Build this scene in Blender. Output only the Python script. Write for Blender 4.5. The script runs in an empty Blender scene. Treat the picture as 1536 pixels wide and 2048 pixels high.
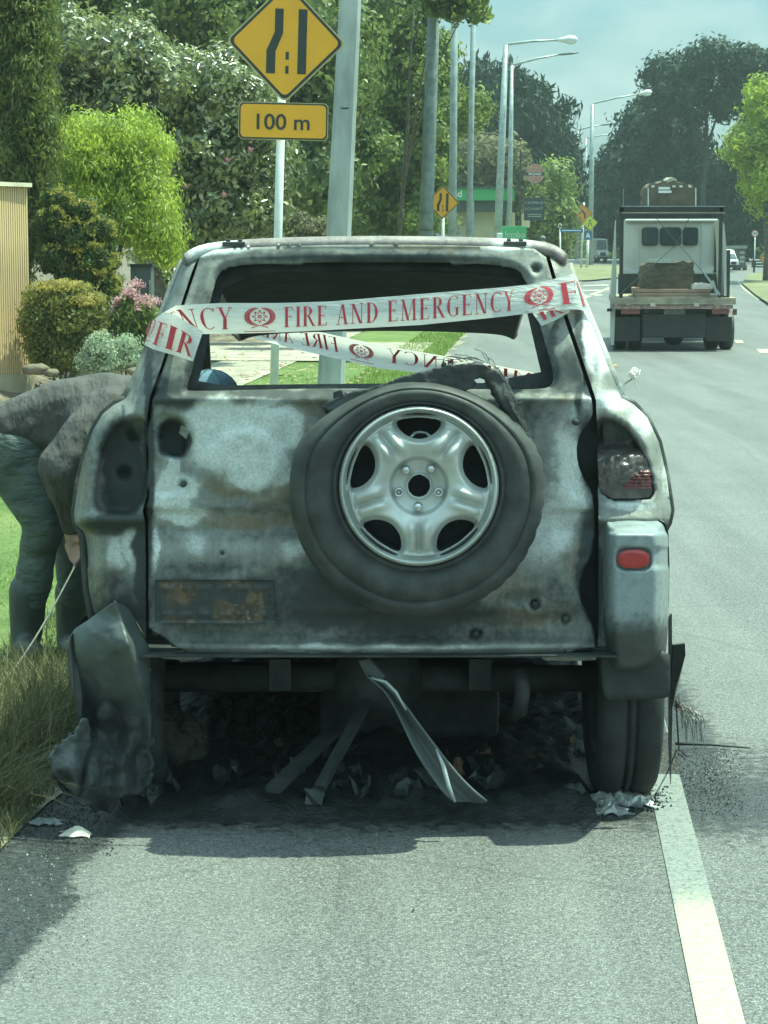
import bpy, bmesh, math, random
import numpy as np
from mathutils import Vector, Matrix
from mathutils.geometry import delaunay_2d_cdt
R = math.radians
rng = np.random.default_rng(7)
random.seed(7)
SC = bpy.context.scene
COL = SC.collection

# ------------------------------------------------------------------ camera
F, HOR, H = 4300.0, 505.0, 1.75          # focal length in photo pixels, horizon row, eye height
PITCH = math.atan((1024 - HOR) / F)
cam_d = bpy.data.cameras.new('camera')
cam_d.sensor_fit = 'VERTICAL'; cam_d.sensor_height = 24; cam_d.sensor_width = 24
cam_d.lens = 24 * F / 2048
cam_d.clip_start = 0.1; cam_d.clip_end = 2500
cam = bpy.data.objects.new('camera', cam_d); COL.objects.link(cam)
cam.location = (0, 0, H); cam.rotation_euler = (R(90) - PITCH, 0, 0)
SC.camera = cam
CP_, SP_ = math.cos(PITCH), math.sin(PITCH)

# ------------------------------------------------------------------ world, sun, exposure
SUN_DIR = Vector((-0.38, -0.085, -1.0)).normalized()      # the way the light travels
SUN_EL = math.asin(-SUN_DIR.z); SUN_AZ = math.atan2(-SUN_DIR.x, -SUN_DIR.y)
w = bpy.data.worlds.new('World'); SC.world = w; w.use_nodes = True
nt = w.node_tree; nt.nodes.clear()
def N(nt, t, **k):
    n = nt.nodes.new(t)
    for a, b in k.items(): setattr(n, a, b)
    return n
L = lambda nt, a, b: nt.links.new(a, b)
sky = N(nt, 'ShaderNodeTexSky', sky_type='NISHITA'); sky.sun_disc = False
sky.sun_elevation = SUN_EL; sky.sun_rotation = SUN_AZ; sky.dust_density = 2.0; sky.air_density = 1.0
tc = N(nt, 'ShaderNodeTexCoord'); mp = N(nt, 'ShaderNodeMapping'); mp.inputs['Scale'].default_value = (1.0, 1.0, 2.6); mp.inputs['Location'].default_value = (.35, .2, .1)
L(nt, tc.outputs['Generated'], mp.inputs[0])
nz = N(nt, 'ShaderNodeTexNoise'); nz.inputs['Scale'].default_value = 11; nz.inputs['Detail'].default_value = 5; nz.inputs['Roughness'].default_value = .5
L(nt, mp.outputs[0], nz.inputs['Vector'])
cr = N(nt, 'ShaderNodeValToRGB'); cr.color_ramp.elements[0].position = .42; cr.color_ramp.elements[1].position = .60
L(nt, nz.outputs[0], cr.inputs[0])
tint = N(nt, 'ShaderNodeMix', data_type='RGBA', blend_type='MULTIPLY'); tint.inputs[0].default_value = 1
SKY_TINT = (.72, .95, .88, 1)
tint.inputs[7].default_value = SKY_TINT
L(nt, sky.outputs[0], tint.inputs[6])
cl = N(nt, 'ShaderNodeMix', data_type='RGBA')
L(nt, cr.outputs[0], cl.inputs[0]); L(nt, tint.outputs[2], cl.inputs[6]); cl.inputs[7].default_value = (4.3, 5.5, 5.1, 1)
soft = N(nt, 'ShaderNodeMix', data_type='RGBA'); soft.inputs[0].default_value = .38
L(nt, cl.outputs[2], soft.inputs[6]); soft.inputs[7].default_value = (1.75, 3.7, 4.0, 1)
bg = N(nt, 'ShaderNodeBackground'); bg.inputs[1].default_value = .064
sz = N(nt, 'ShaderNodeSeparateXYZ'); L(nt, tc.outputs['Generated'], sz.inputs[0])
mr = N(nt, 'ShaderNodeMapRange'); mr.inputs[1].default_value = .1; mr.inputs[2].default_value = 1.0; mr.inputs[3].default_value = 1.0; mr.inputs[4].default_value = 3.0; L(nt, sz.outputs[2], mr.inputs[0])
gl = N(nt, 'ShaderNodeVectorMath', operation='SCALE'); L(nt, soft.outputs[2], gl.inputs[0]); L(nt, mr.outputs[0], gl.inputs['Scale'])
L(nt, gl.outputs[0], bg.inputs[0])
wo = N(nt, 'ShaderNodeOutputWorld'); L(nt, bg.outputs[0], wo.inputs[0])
sd = bpy.data.lights.new('sun', 'SUN'); sd.energy = 3.6; sd.angle = R(.6); sd.color = (.82, 1.0, .74)
so = bpy.data.objects.new('sun', sd); COL.objects.link(so); so.rotation_euler = SUN_DIR.to_track_quat('-Z', 'Y').to_euler()
so.location = (3, 10, 20)
vs = SC.view_settings
vs.view_transform = 'Standard'; vs.look = 'None'; vs.gamma = 1; vs.use_curve_mapping = False
vs.exposure = 1.30
SC.cycles.max_bounces = 6; SC.cycles.transparent_max_bounces = 12; SC.cycles.volume_bounces = 0
SC.cycles.use_denoising = True

# ------------------------------------------------------------------ geometry of the view
def ray(px, py):
    x, y = (px - 768) / F, (1024 - py) / F
    return Vector((x, CP_ + y * SP_, -SP_ + y * CP_))
def P(px, py, Y):
    d = ray(px, py); t = Y / d.y
    return Vector((d.x * t, Y, H + d.z * t))
def Parr(px, py, Y):
    px = np.asarray(px, float); py = np.asarray(py, float); Y = np.asarray(Y, float)
    x, y = (px - 768) / F, (1024 - py) / F
    t = Y / (CP_ + y * SP_)
    return np.stack([x * t, Y + 0 * x, H + (-SP_ + y * CP_) * t], -1)
def zg(Y):            # the road is level here and climbs gently further on
    return min(max(Y - 45, 0) * .0137, 1.3)
def G(px, py, dz=0.0):
    d = ray(px, py); lo, hi = 2.0, 600.0
    f = lambda Y: H + d.z * Y / d.y - zg(Y) - dz
    for _ in range(60):
        m = (lo + hi) / 2
        if f(m) > 0: lo = m
        else: hi = m
    return P(px, py, lo)
ROAD_A = math.atan((1080 - 768) / F)     # heading of the road
RD = Vector((math.sin(ROAD_A), math.cos(ROAD_A), 0)); RN = Vector((math.cos(ROAD_A), -math.sin(ROAD_A), 0))
def road(s, lat, z=0.0):                 # s along the road, lat to its right
    p = RD * s + RN * lat
    return Vector((p.x, p.y, zg(p.y) + z))

# ------------------------------------------------------------------ objects
def tag(o, label=None, cat=None, group=None, kind=None):
    if label: o['label'] = label
    if cat: o['category'] = cat
    if group: o['group'] = group
    if kind: o['kind'] = kind
    return o
def empty(name, loc, label, cat, group=None):
    o = bpy.data.objects.new(name, None); COL.objects.link(o); o.location = loc
    o.empty_display_size = .2
    return tag(o, label, cat, group)
def origin_of(parent):
    v = Vector((0, 0, 0))
    while parent is not None:
        v += parent.location; parent = parent.parent
    return v
def mesh_obj(name, verts, faces, mat, parent=None, smooth=False, world=True, attrs=None, mats=None, fmat=None):
    me = bpy.data.meshes.new(name)
    v = np.asarray(verts, dtype=np.float64).reshape(-1, 3)
    if parent is not None and world: v = v - np.array(origin_of(parent))
    if isinstance(faces, np.ndarray):
        k = faces.shape[1]; n = len(faces)
        me.vertices.add(len(v)); me.vertices.foreach_set('co', v.astype(np.float32).ravel())
        me.loops.add(n * k); me.loops.foreach_set('vertex_index', faces.astype(np.int32).ravel())
        me.polygons.add(n); me.polygons.foreach_set('loop_start', np.arange(0, n * k, k, dtype=np.int32))
        try: me.polygons.foreach_set('loop_total', np.full(n, k, dtype=np.int32))
        except Exception: pass
        me.update(calc_edges=True)
    else:
        me.from_pydata([tuple(x) for x in v], [], [tuple(f) for f in faces]); me.update()
    for m in (mats or [mat]): me.materials.append(m)
    if fmat is not None: me.polygons.foreach_set('material_index', np.asarray(fmat, dtype=np.int32))
    if attrs:
        for an, (dom, arr) in attrs.items():
            a = me.attributes.new(an, 'FLOAT_COLOR', dom)
            arr = np.asarray(arr, dtype=np.float32)
            if arr.shape[1] == 3: arr = np.concatenate([arr, np.ones((len(arr), 1), np.float32)], 1)
            a.data.foreach_set('color', arr.ravel())
    if smooth: me.shade_smooth()
    o = bpy.data.objects.new(name, me); COL.objects.link(o)
    if parent is not None: o.parent = parent
    return o
class MB:
    def __init__(s): s.v = []; s.f = []
    def add(s, vs_, fs):
        b = len(s.v); s.v += [tuple(x) for x in vs_]; s.f += [tuple(i + b for i in f) for f in fs]; return s
    def hexa(s, c):   # 8 corners: bottom 4 (ccw) then top 4
        return s.add(c, [(3, 2, 1, 0), (4, 5, 6, 7), (0, 1, 5, 4), (1, 2, 6, 5), (2, 3, 7, 6), (3, 0, 4, 7)])
    def box(s, a, b):
        x0, y0, z0 = a; x1, y1, z1 = b
        return s.hexa([(x0, y0, z0), (x1, y0, z0), (x1, y1, z0), (x0, y1, z0), (x0, y0, z1), (x1, y0, z1), (x1, y1, z1), (x0, y1, z1)])
    SH = 0.0
    def pbox(s, x0, y0, x1, y1, Y0, Y1):   # a real box whose near face spans a pixel rectangle at depth Y0
        a = P(x0, y1, Y0); b = P(x1, y0, Y0)
        d = MB.SH * (Y1 - Y0)
        return s.hexa([(a.x, Y0, a.z), (b.x, Y0, a.z), (b.x + d, Y1, a.z), (a.x + d, Y1, a.z), (a.x, Y0, b.z), (b.x, Y0, b.z), (b.x + d, Y1, b.z), (a.x + d, Y1, b.z)])
    def bar(s, a, b, w, h=None, up=(0, 0, 1)):
        a, b = Vector(a), Vector(b); h = h or w; d = (b - a).normalized(); u = Vector(up)
        if abs(d.dot(u)) > .95: u = Vector((0, 1, 0))
        x = d.cross(u).normalized() * w / 2; y = x.cross(d).normalized() * h / 2
        return s.hexa([a - x - y, a + x - y, a + x + y, a - x + y, b - x - y, b + x - y, b + x + y, b - x + y])
    def tube(s, pts, r, n=8, cap=True):
        pts = [Vector(p) for p in pts]; m = len(pts); rr = r if hasattr(r, '__len__') else [r] * m
        b = len(s.v); pu = None
        for i, p in enumerate(pts):
            d = (pts[min(i + 1, m - 1)] - pts[max(i - 1, 0)]).normalized()
            u = pu if pu is not None else (Vector((0, 0, 1)) if abs(d.z) < .9 else Vector((1, 0, 0)))
            x = d.cross(u).normalized(); y = x.cross(d).normalized(); pu = y
            for k in range(n):
                t = 2 * math.pi * k / n
                s.v.append(tuple(p + (x * math.cos(t) + y * math.sin(t)) * rr[i]))
        for i in range(m - 1):
            for k in range(n):
                k2 = (k + 1) % n
                s.f.append((b + i * n + k, b + i * n + k2, b + (i + 1) * n + k2, b + (i + 1) * n + k))
        if cap:
            s.f.append(tuple(b + k for k in range(n))[::-1]); s.f.append(tuple(b + (m - 1) * n + k for k in range(n)))
        return s
    def lathe(s, c, axis, prof, n=32, rmul=None):   # prof: (radius, along); axis 'x','y','z'
        c = Vector(c); b = len(s.v); m = len(prof)
        for k in range(n):
            t = 2 * math.pi * k / n; q = rmul(t) if rmul else None
            for (r, a) in prof:
                rr = r if q is None else q(r)
                u, v = rr * math.cos(t), rr * math.sin(t)
                s.v.append(tuple(c + (Vector((a, u, v)) if axis == 'x' else Vector((u, a, v)) if axis == 'y' else Vector((u, v, a)))))
        for k in range(n):
            k2 = (k + 1) % n
            for j in range(m - 1):
                s.f.append((b + k * m + j, b + k2 * m + j, b + k2 * m + j + 1, b + k * m + j + 1))
        return s
    def ball(s, c, r, n=10, m=7):
        c = Vector(c); r = r if hasattr(r, '__len__') else (r, r, r); b = len(s.v)
        for i in range(1, m):
            for k in range(n):
                t, p = 2 * math.pi * k / n, math.pi * i / m
                s.v.append((c.x + r[0] * math.sin(p) * math.cos(t), c.y + r[1] * math.sin(p) * math.sin(t), c.z + r[2] * math.cos(p)))
        s.v.append((c.x, c.y, c.z + r[2])); s.v.append((c.x, c.y, c.z - r[2])); T = len(s.v) - 2
        for i in range(m - 2):
            for k in range(n):
                k2 = (k + 1) % n
                s.f.append((b + i * n + k, b + (i + 1) * n + k, b + (i + 1) * n + k2, b + i * n + k2))
        for k in range(n):
            k2 = (k + 1) % n
            s.f.append((T, b + k, b + k2)); s.f.append((T + 1, b + (m - 2) * n + k2, b + (m - 2) * n + k))
        return s
    def prism(s, pts, off):        # polygon and its offset copy
        n = len(pts); off = Vector(off); a = [Vector(p) for p in pts]
        return s.add(a + [p + off for p in a], [tuple(range(n))[::-1], tuple(range(n, 2 * n))] + [(i, (i + 1) % n, n + (i + 1) % n, n + i) for i in range(n)])
    def build(s, name, mat, parent=None, smooth=False, world=True, bevel=0):
        o = mesh_obj(name, s.v, s.f, mat, parent, smooth, world)
        bm = bmesh.new(); bm.from_mesh(o.data); bmesh.ops.recalc_face_normals(bm, faces=bm.faces[:]); bm.to_mesh(o.data); bm.free()
        if bevel:
            m = o.modifiers.new('bevel', 'BEVEL'); m.width = bevel; m.segments = 2; m.limit_method = 'ANGLE'
        return o
def inside(px, py, poly):
    px = np.asarray(px, float); py = np.asarray(py, float); r = np.zeros(px.shape, bool); n = len(poly)
    for i in range(n):
        x0, y0 = poly[i]; x1, y1 = poly[(i + 1) % n]
        if y0 == y1: continue
        c = ((y0 > py) != (y1 > py)) & (px < (x1 - x0) * (py - y0) / (y1 - y0) + x0)
        r ^= c
    return r
def pdist(px, py, poly, closed=True):
    d = np.full(np.shape(px), 1e9); n = len(poly)
    for i in range(n if closed else n - 1):
        x0, y0 = poly[i]; x1, y1 = poly[(i + 1) % n]; dx, dy = x1 - x0, y1 - y0; l2 = dx * dx + dy * dy + 1e-9
        t = np.clip(((px - x0) * dx + (py - y0) * dy) / l2, 0, 1)
        d = np.minimum(d, np.hypot(px - x0 - t * dx, py - y0 - t * dy))
    return d
def sdf(px, py, poly): # positive inside
    return np.where(inside(px, py, poly), 1, -1) * pdist(px, py, poly)
sstep = lambda a, b, x: (lambda t: t * t * (3 - 2 * t))(np.clip((x - a) / (b - a), 0, 1))
def resample(poly, sp, closed=True):
    out = []; n = len(poly)
    for i in range(n if closed else n - 1):
        a = np.array(poly[i], float); b = np.array(poly[(i + 1) % n], float); k = max(1, int(round(np.linalg.norm(b - a) / sp)))
        for j in range(k): out.append(tuple(a + (b - a) * j / k))
    if not closed: out.append(tuple(poly[-1]))
    return out
def smooth_poly(poly, it=2, closed=True):
    for _ in range(it):
        q = []; n = len(poly)
        if not closed: q.append(poly[0])
        for i in range(n if closed else n - 1):
            a = poly[i]; b = poly[(i + 1) % n]
            q += [(a[0] * .75 + b[0] * .25, a[1] * .75 + b[1] * .25), (a[0] * .25 + b[0] * .75, a[1] * .25 + b[1] * .75)]
        if not closed: q.append(poly[-1])
        poly = q
    return poly
def cdt(outline, holes, sp, extra=()):
    outline = resample(outline, sp); holes = [resample(h, sp) for h in holes]
    xs = [p[0] for p in outline]; ys = [p[1] for p in outline]
    gx, gy = np.meshgrid(np.arange(min(xs), max(xs), sp), np.arange(min(ys), max(ys), sp * .87))
    gx = gx + (np.arange(gx.shape[0]) % 2)[:, None] * sp * .5
    gx, gy = gx.ravel(), gy.ravel()
    k = sdf(gx, gy, outline) > sp * .4
    for h in holes: k &= sdf(gx, gy, h) < -sp * .4
    vs_ = [Vector(p) for p in outline]; es = [(i, (i + 1) % len(outline)) for i in range(len(outline))]
    for h in holes:
        b = len(vs_); vs_ += [Vector(p) for p in h]; es += [(b + i, b + (i + 1) % len(h)) for i in range(len(h))]
    vs_ += [Vector(p) for p in zip(gx[k], gy[k])]
    r = delaunay_2d_cdt(vs_, es, [], 0, 1e-5)
    v = np.array([tuple(p) for p in r[0]]); f = np.array([tuple(t) for t in r[2]])
    c = v[f].mean(1); k = inside(c[:, 0], c[:, 1], outline)
    for h in holes: k &= ~inside(c[:, 0], c[:, 1], h)
    return v, f[k]
def vnoise(x, y, s, seed=0):
    g = np.random.default_rng(seed).random((64, 64)); x = np.asarray(x) / s; y = np.asarray(y) / s
    xi, yi = np.floor(x).astype(int), np.floor(y).astype(int); fx, fy = x - xi, y - yi; fx = fx * fx * (3 - 2 * fx); fy = fy * fy * (3 - 2 * fy)
    q = lambda a, b: g[a % 64, b % 64]
    return (q(xi, yi) * (1 - fx) + q(xi + 1, yi) * fx) * (1 - fy) + (q(xi, yi + 1) * (1 - fx) + q(xi + 1, yi + 1) * fx) * fy
def panel(name, outline, holes, Yf, sp, mat, parent, thick=.0, smooth=True, stain=None):
    v, f = cdt(outline, holes, sp)
    w3 = Parr(v[:, 0], v[:, 1], Yf(v[:, 0], v[:, 1]))
    at = {'stain': ('POINT', stain(v[:, 0], v[:, 1]))} if stain else None
    o = mesh_obj(name, w3, f[:, ::-1], mat, parent, smooth, attrs=at)
    if thick:
        m = o.modifiers.new('thickness', 'SOLIDIFY'); m.thickness = thick; m.offset = -1
    return o

# ------------------------------------------------------------------ materials
MATS = {}
def base_mat(name):
    m = bpy.data.materials.new(name); m.use_nodes = True; nt = m.node_tree; nt.nodes.clear()
    out = N(nt, 'ShaderNodeOutputMaterial'); b = N(nt, 'ShaderNodeBsdfPrincipled'); L(nt, b.outputs[0], out.inputs[0])
    MATS[name] = m
    return m, nt, b, out
def ramp(nt, src, stops):
    r = N(nt, 'ShaderNodeValToRGB'); e = r.color_ramp.elements
    while len(e) < len(stops): e.new(.5)
    for i, (p, c) in enumerate(stops): e[i].position = p; e[i].color = (*c, 1) if len(c) == 3 else c
    L(nt, src, r.inputs[0]); return r.outputs[0]
def noise(nt, vec, scale, detail=3, rough=.55, sock=0):
    n = N(nt, 'ShaderNodeTexNoise'); n.inputs['Scale'].default_value = scale; n.inputs['Detail'].default_value = detail; n.inputs['Roughness'].default_value = rough
    if vec is not None: L(nt, vec, n.inputs['Vector'])
    return n.outputs[sock]
def mix(nt, f, a, b, blend='MIX'):
    n = N(nt, 'ShaderNodeMix', data_type='RGBA', blend_type=blend)
    for i, x in ((0, f), (6, a), (7, b)):
        if hasattr(x, 'links'): L(nt, x, n.inputs[i])
        else: n.inputs[i].default_value = x if i == 0 else ((*x, 1) if len(x) == 3 else x)
    return n.outputs[2]
def math_(nt, op, a, b=None, c=None):
    n = N(nt, 'ShaderNodeMath', operation=op)
    for i, x in enumerate((a, b, c)):
        if x is None: continue
        if hasattr(x, 'links'): L(nt, x, n.inputs[i])
        else: n.inputs[i].default_value = x
    return n.outputs[0]
def sm(nt, x, a, b):
    n = N(nt, 'ShaderNodeMapRange', interpolation_type='SMOOTHSTEP'); n.inputs[1].default_value = a; n.inputs[2].default_value = b
    L(nt, x, n.inputs[0]); return n.outputs[0]
def bump(nt, b, h, strength=.3, dist=.01):
    n = N(nt, 'ShaderNodeBump'); n.inputs['Strength'].default_value = strength; n.inputs['Distance'].default_value = dist
    L(nt, h, n.inputs['Height']); L(nt, n.outputs[0], b.inputs['Normal']); return n
def coords(nt, kind='Object', scale=None):
    t = N(nt, 'ShaderNodeTexCoord')
    if scale is None: return t.outputs[kind]
    mp = N(nt, 'ShaderNodeMapping'); mp.inputs['Scale'].default_value = scale; L(nt, t.outputs[kind], mp.inputs[0]); return mp.outputs[0]
def pm(name, col, var=.25, scale=6, rough=.6, metal=0, bmp=0, bscale=40, bdist=.004, spec=.5, stretch=None, col2=None, trans=0):
    m, nt, b, out = base_mat(name); v = coords(nt, 'Object', stretch)
    c2 = col2 or tuple(x * (1 - var) for x in col); c1 = col if col2 else tuple(min(x * (1 + var * .5), 1) for x in col)
    n = noise(nt, v, scale, 5)
    L(nt, ramp(nt, n, [(.35, c2), (.65, c1)]), b.inputs['Base Color'])
    b.inputs['Roughness'].default_value = rough; b.inputs['Metallic'].default_value = metal; b.inputs['Specular IOR Level'].default_value = spec
    if trans: b.inputs['Transmission Weight'].default_value = trans
    if bmp: bump(nt, b, noise(nt, v, bscale, 4), bmp, bdist)
    return m
def leaf_mat(name, dark, light, trans=.45, rough=.5, spec=.4, hue2=None):
    m, nt, b, out = base_mat(name)
    a = N(nt, 'ShaderNodeAttribute', attribute_name='tint'); s = N(nt, 'ShaderNodeSeparateColor'); L(nt, a.outputs['Color'], s.inputs[0])
    c = mix(nt, s.outputs[0], dark, light)
    if hue2: c = mix(nt, s.outputs[1], c, hue2)
    L(nt, c, b.inputs['Base Color']); b.inputs['Roughness'].default_value = rough; b.inputs['Specular IOR Level'].default_value = spec
    tr = N(nt, 'ShaderNodeBsdfTranslucent'); L(nt, mix(nt, .5, c, tuple(min(1, x * 1.5) for x in light)), tr.inputs[0])
    ms = N(nt, 'ShaderNodeMixShader'); ms.inputs[0].default_value = trans
    L(nt, b.outputs[0], ms.inputs[1]); L(nt, tr.outputs[0], ms.inputs[2]); L(nt, ms.outputs[0], out.inputs[0])
    return m
def burnt_mat(name, base1, base2, ash=(.76, .80, .78), soot=(.038, .046, .046), rust=(.165, .135, .095), grain=1.0, rough=.62, metal=.15):
    m, nt, b, out = base_mat(name); v = coords(nt)
    a = N(nt, 'ShaderNodeAttribute', attribute_name='stain'); s = N(nt, 'ShaderNodeSeparateColor'); L(nt, a.outputs['Color'], s.inputs[0])
    n1 = noise(nt, v, 9, 8, .62); n2 = noise(nt, v, 34, 6, .68); n3 = noise(nt, v, 130, 4, .7); n4 = noise(nt, v, 3.5, 4, .5)
    c = ramp(nt, n1, [(.3, base2), (.7, base1)])
    c = mix(nt, math_(nt, 'MULTIPLY', ramp(nt, n2, [(.5, (0, 0, 0)), (.72, (1, 1, 1))]), .55), c, tuple(x * .35 for x in base2))
    nn = math_(nt, 'ADD', math_(nt, 'MULTIPLY', math_(nt, 'SUBTRACT', n1, .5), .75), math_(nt, 'MULTIPLY', math_(nt, 'SUBTRACT', n2, .5), .8))
    fr = math_(nt, 'MULTIPLY', sm(nt, math_(nt, 'ADD', s.outputs[2], nn), .35, 1.05), .8)
    n5 = noise(nt, v, 70, 5, .72)
    fr = math_(nt, 'MULTIPLY', sm(nt, math_(nt, 'ADD', s.outputs[2], math_(nt, 'ADD', math_(nt, 'MULTIPLY', nn, .7), math_(nt, 'MULTIPLY', math_(nt, 'SUBTRACT', n5, .5), 1.6))), .35, .62), .85)
    c = mix(nt, fr, c, mix(nt, n5, tuple(x * .6 for x in rust), tuple(x * 1.5 for x in rust)))
    c = mix(nt, math_(nt, 'MULTIPLY', sm(nt, math_(nt, 'ADD', s.outputs[2], nn), .85, 1.3), .75), c, (.30, .17, .075))
    fa = math_(nt, 'ADD', math_(nt, 'MULTIPLY', sm(nt, math_(nt, 'ADD', s.outputs[0], math_(nt, 'MULTIPLY', nn, .8)), .15, 1.0), .55), math_(nt, 'MULTIPLY', sm(nt, math_(nt, 'ADD', s.outputs[0], nn), .48, .72), .42))
    ashc = mix(nt, n4, tuple(x * .72 for x in ash), ash); ashc = mix(nt, math_(nt, 'MULTIPLY', ramp(nt, n2, [(.45, (0, 0, 0)), (.7, (1, 1, 1))]), .35), ashc, tuple(x * .45 for x in ash))
    c = mix(nt, fa, c, ashc)
    c = mix(nt, math_(nt, 'MULTIPLY', ramp(nt, n3, [(.42, (0, 0, 0)), (.62, (1, 1, 1))]), .30), c, tuple(x * .6 for x in base2))
    c = mix(nt, math_(nt, 'MULTIPLY', ramp(nt, noise(nt, coords(nt, 'Object', (30, 30, 2.2)), 1.6, 4, .6), [(.5, (0, 0, 0)), (.75, (1, 1, 1))]), .28), c, tuple(x * 1.5 for x in base1))
    fs = sm(nt, math_(nt, 'ADD', s.outputs[1], math_(nt, 'MULTIPLY', nn, .8)), .22, .98)
    c = mix(nt, fs, c, soot)
    L(nt, c, b.inputs['Base Color']); b.inputs['Metallic'].default_value = metal
    L(nt, ramp(nt, n2, [(.3, (rough - .12,) * 3), (.7, (rough + .2,) * 3)]), b.inputs['Roughness'])
    hh = math_(nt, 'ADD', math_(nt, 'MULTIPLY', n2, .8), math_(nt, 'MULTIPLY', n3, .3)); hh = math_(nt, 'ADD', hh, math_(nt, 'MULTIPLY', fa, .6))
    bump(nt, b, hh, .35 * grain, .004)
    return m
BURNT = burnt_mat('burnt_metal', (.25, .26, .24), (.155, .165, .155))
BURNT_DK = burnt_mat('sooty_metal', (.075, .08, .075), (.03, .034, .033), ash=(.33, .36, .34))
SOOT = pm('soot_black', (.038, .044, .044), .5, 12, .75, bmp=.6, bscale=60)
CHAR = pm('charred_plastic', (.05, .058, .058), .4, 9, .45, bmp=.4, bscale=25)
MELT = pm('melted_grey_plastic', (.085, .10, .10), .45, 3, .42, bmp=.35, bscale=9, bdist=.02)
RUBBER = pm('rubber', (.042, .047, .047), .35, 10, .6, bmp=.25, bscale=50)
SILVER = pm('wheel_silver', (.52, .54, .52), .25, 7, .42, .35, bmp=.1, bscale=30)
CHROME = pm('nut_chrome', (.6, .62, .62), .3, 30, .25, .9)
PAINT = pm('silver_paint', (.34, .38, .38), .22, 3, .38, .25, bmp=.06, bscale=14)
REDLENS = pm('red_lens', (.42, .035, .035), .3, 20, .3)
BLACKP = pm('black_plastic', (.02, .022, .022), .3, 10, .5)
WIRE = pm('rusty_wire', (.16, .15, .13), .6, 60, .55, .3)
# ================================================================== ground
def pxy(X, Y, Z=0.0):
    d = Y * CP_ + (H - Z) * SP_
    return 768 + F * X / d, 1024 - F * ((Z - H) * CP_ + Y * SP_) / d
def lat_s(X, Y):
    return X * RN.x + Y * RN.y, X * RD.x + Y * RD.y
def grid_sheet(name, ss, ls, zf, mat, kind='structure', attr=None, jit=None):
    S, La = np.meshgrid(ss, ls, indexing='ij')
    if jit is not None: La = La + jit(S, La)
    X = S * RD.x + La * RN.x; Y = S * RD.y + La * RN.y
    Z = np.vectorize(zg)(Y) + zf(S, La)
    v = np.stack([X, Y, Z], -1).reshape(-1, 3); n, m = S.shape
    i = (np.arange(n - 1)[:, None] * m + np.arange(m - 1)[None]).ravel()
    f = np.stack([i, i + 1, i + m + 1, i + m], 1)
    o = mesh_obj(name, v, f[:, ::-1] if False else f[:, ::-1], mat, None, True, attrs={'stain': ('POINT', attr(v[:, 0], v[:, 1]))} if attr else None)
    # normals up
    if o.data.polygons[0].normal.z < 0: o.data.flip_normals()
    return tag(o, kind=kind)
def asphalt(name, stone1, stone2, dark, scale=150, rough=.5):
    m, nt, b, out = base_mat(name); v = coords(nt)
    vo = N(nt, 'ShaderNodeTexVoronoi'); vo.inputs['Scale'].default_value = scale; L(nt, v, vo.inputs['Vector'])
    s = N(nt, 'ShaderNodeSeparateColor'); L(nt, vo.outputs['Color'], s.inputs[0])
    n1 = noise(nt, v, 1.3, 4); n2 = noise(nt, v, 60, 4, .7); nfar = noise(nt, coords(nt, 'Object', (3.0, .35, 1)), 1.0, 5)
    c = ramp(nt, s.outputs[0], [(.0, dark), (.35, stone2), (.85, stone1), (1, tuple(x * 1.5 for x in stone1))])
    c = mix(nt, sm(nt, vo.outputs['Distance'], .35, .75), c, tuple(x * .6 for x in dark))
    c = mix(nt, .5, c, ramp(nt, n2, [(.3, tuple(x * .55 for x in stone2)), (.7, stone1)]))
    c = mix(nt, math_(nt, 'MULTIPLY', ramp(nt, n1, [(.4, (0, 0, 0)), (.7, (1, 1, 1))]), .22), c, tuple(x * .6 for x in stone2))
    c = mix(nt, math_(nt, 'MULTIPLY', ramp(nt, nfar, [(.45, (0, 0, 0)), (.7, (1, 1, 1))]), .25), c, tuple(x * .55 for x in stone2))
    tr_ = ramp(nt, noise(nt, coords(nt, 'Object', (2.2, .12, 1)), 1.0, 3), [(.42, (0, 0, 0)), (.62, (1, 1, 1))]); c = mix(nt, math_(nt, 'MULTIPLY', tr_, .12), c, tuple(x * 1.3 for x in stone1))
    seam = N(nt, 'ShaderNodeTexVoronoi', feature='DISTANCE_TO_EDGE'); seam.inputs['Scale'].default_value = .55; L(nt, mix(nt, .12, v, noise(nt, v, 3, 4, .6, 1)), seam.inputs['Vector'])
    c = mix(nt, math_(nt, 'MULTIPLY', sm(nt, seam.outputs['Distance'], .010, .002), .18), c, tuple(x * .8 for x in dark))
    a = N(nt, 'ShaderNodeAttribute', attribute_name='stain'); q = N(nt, 'ShaderNodeSeparateColor'); L(nt, a.outputs['Color'], q.inputs[0])
    ns = math_(nt, 'MULTIPLY', math_(nt, 'SUBTRACT', noise(nt, v, 22, 6, .75), .5), 1.7)
    f = sm(nt, math_(nt, 'ADD', q.outputs[0], ns), .35, .75)
    c = mix(nt, f, c, mix(nt, s.outputs[1], (.010, .012, .012), (.045, .05, .05)))
    L(nt, c, b.inputs['Base Color'])
    L(nt, mix(nt, f, ramp(nt, s.outputs[2], [(0, (rough - .12,) * 3), (1, (rough + .3,) * 3)]), ramp(nt, noise(nt, v, 30, 3), [(.35, (.25,) * 3), (.65, (.6,) * 3)])), b.inputs['Roughness'])
    h = math_(nt, 'ADD', math_(nt, 'MULTIPLY', vo.outputs['Distance'], -1), math_(nt, 'MULTIPLY', f, math_(nt, 'MULTIPLY', noise(nt, v, 45, 4), 2.0)))
    bump(nt, b, h, .55, .006)
    return m
ASPH = asphalt('chip_seal', (.255, .258, .25), (.096, .099, .097), (.026, .028, .028))
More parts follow.
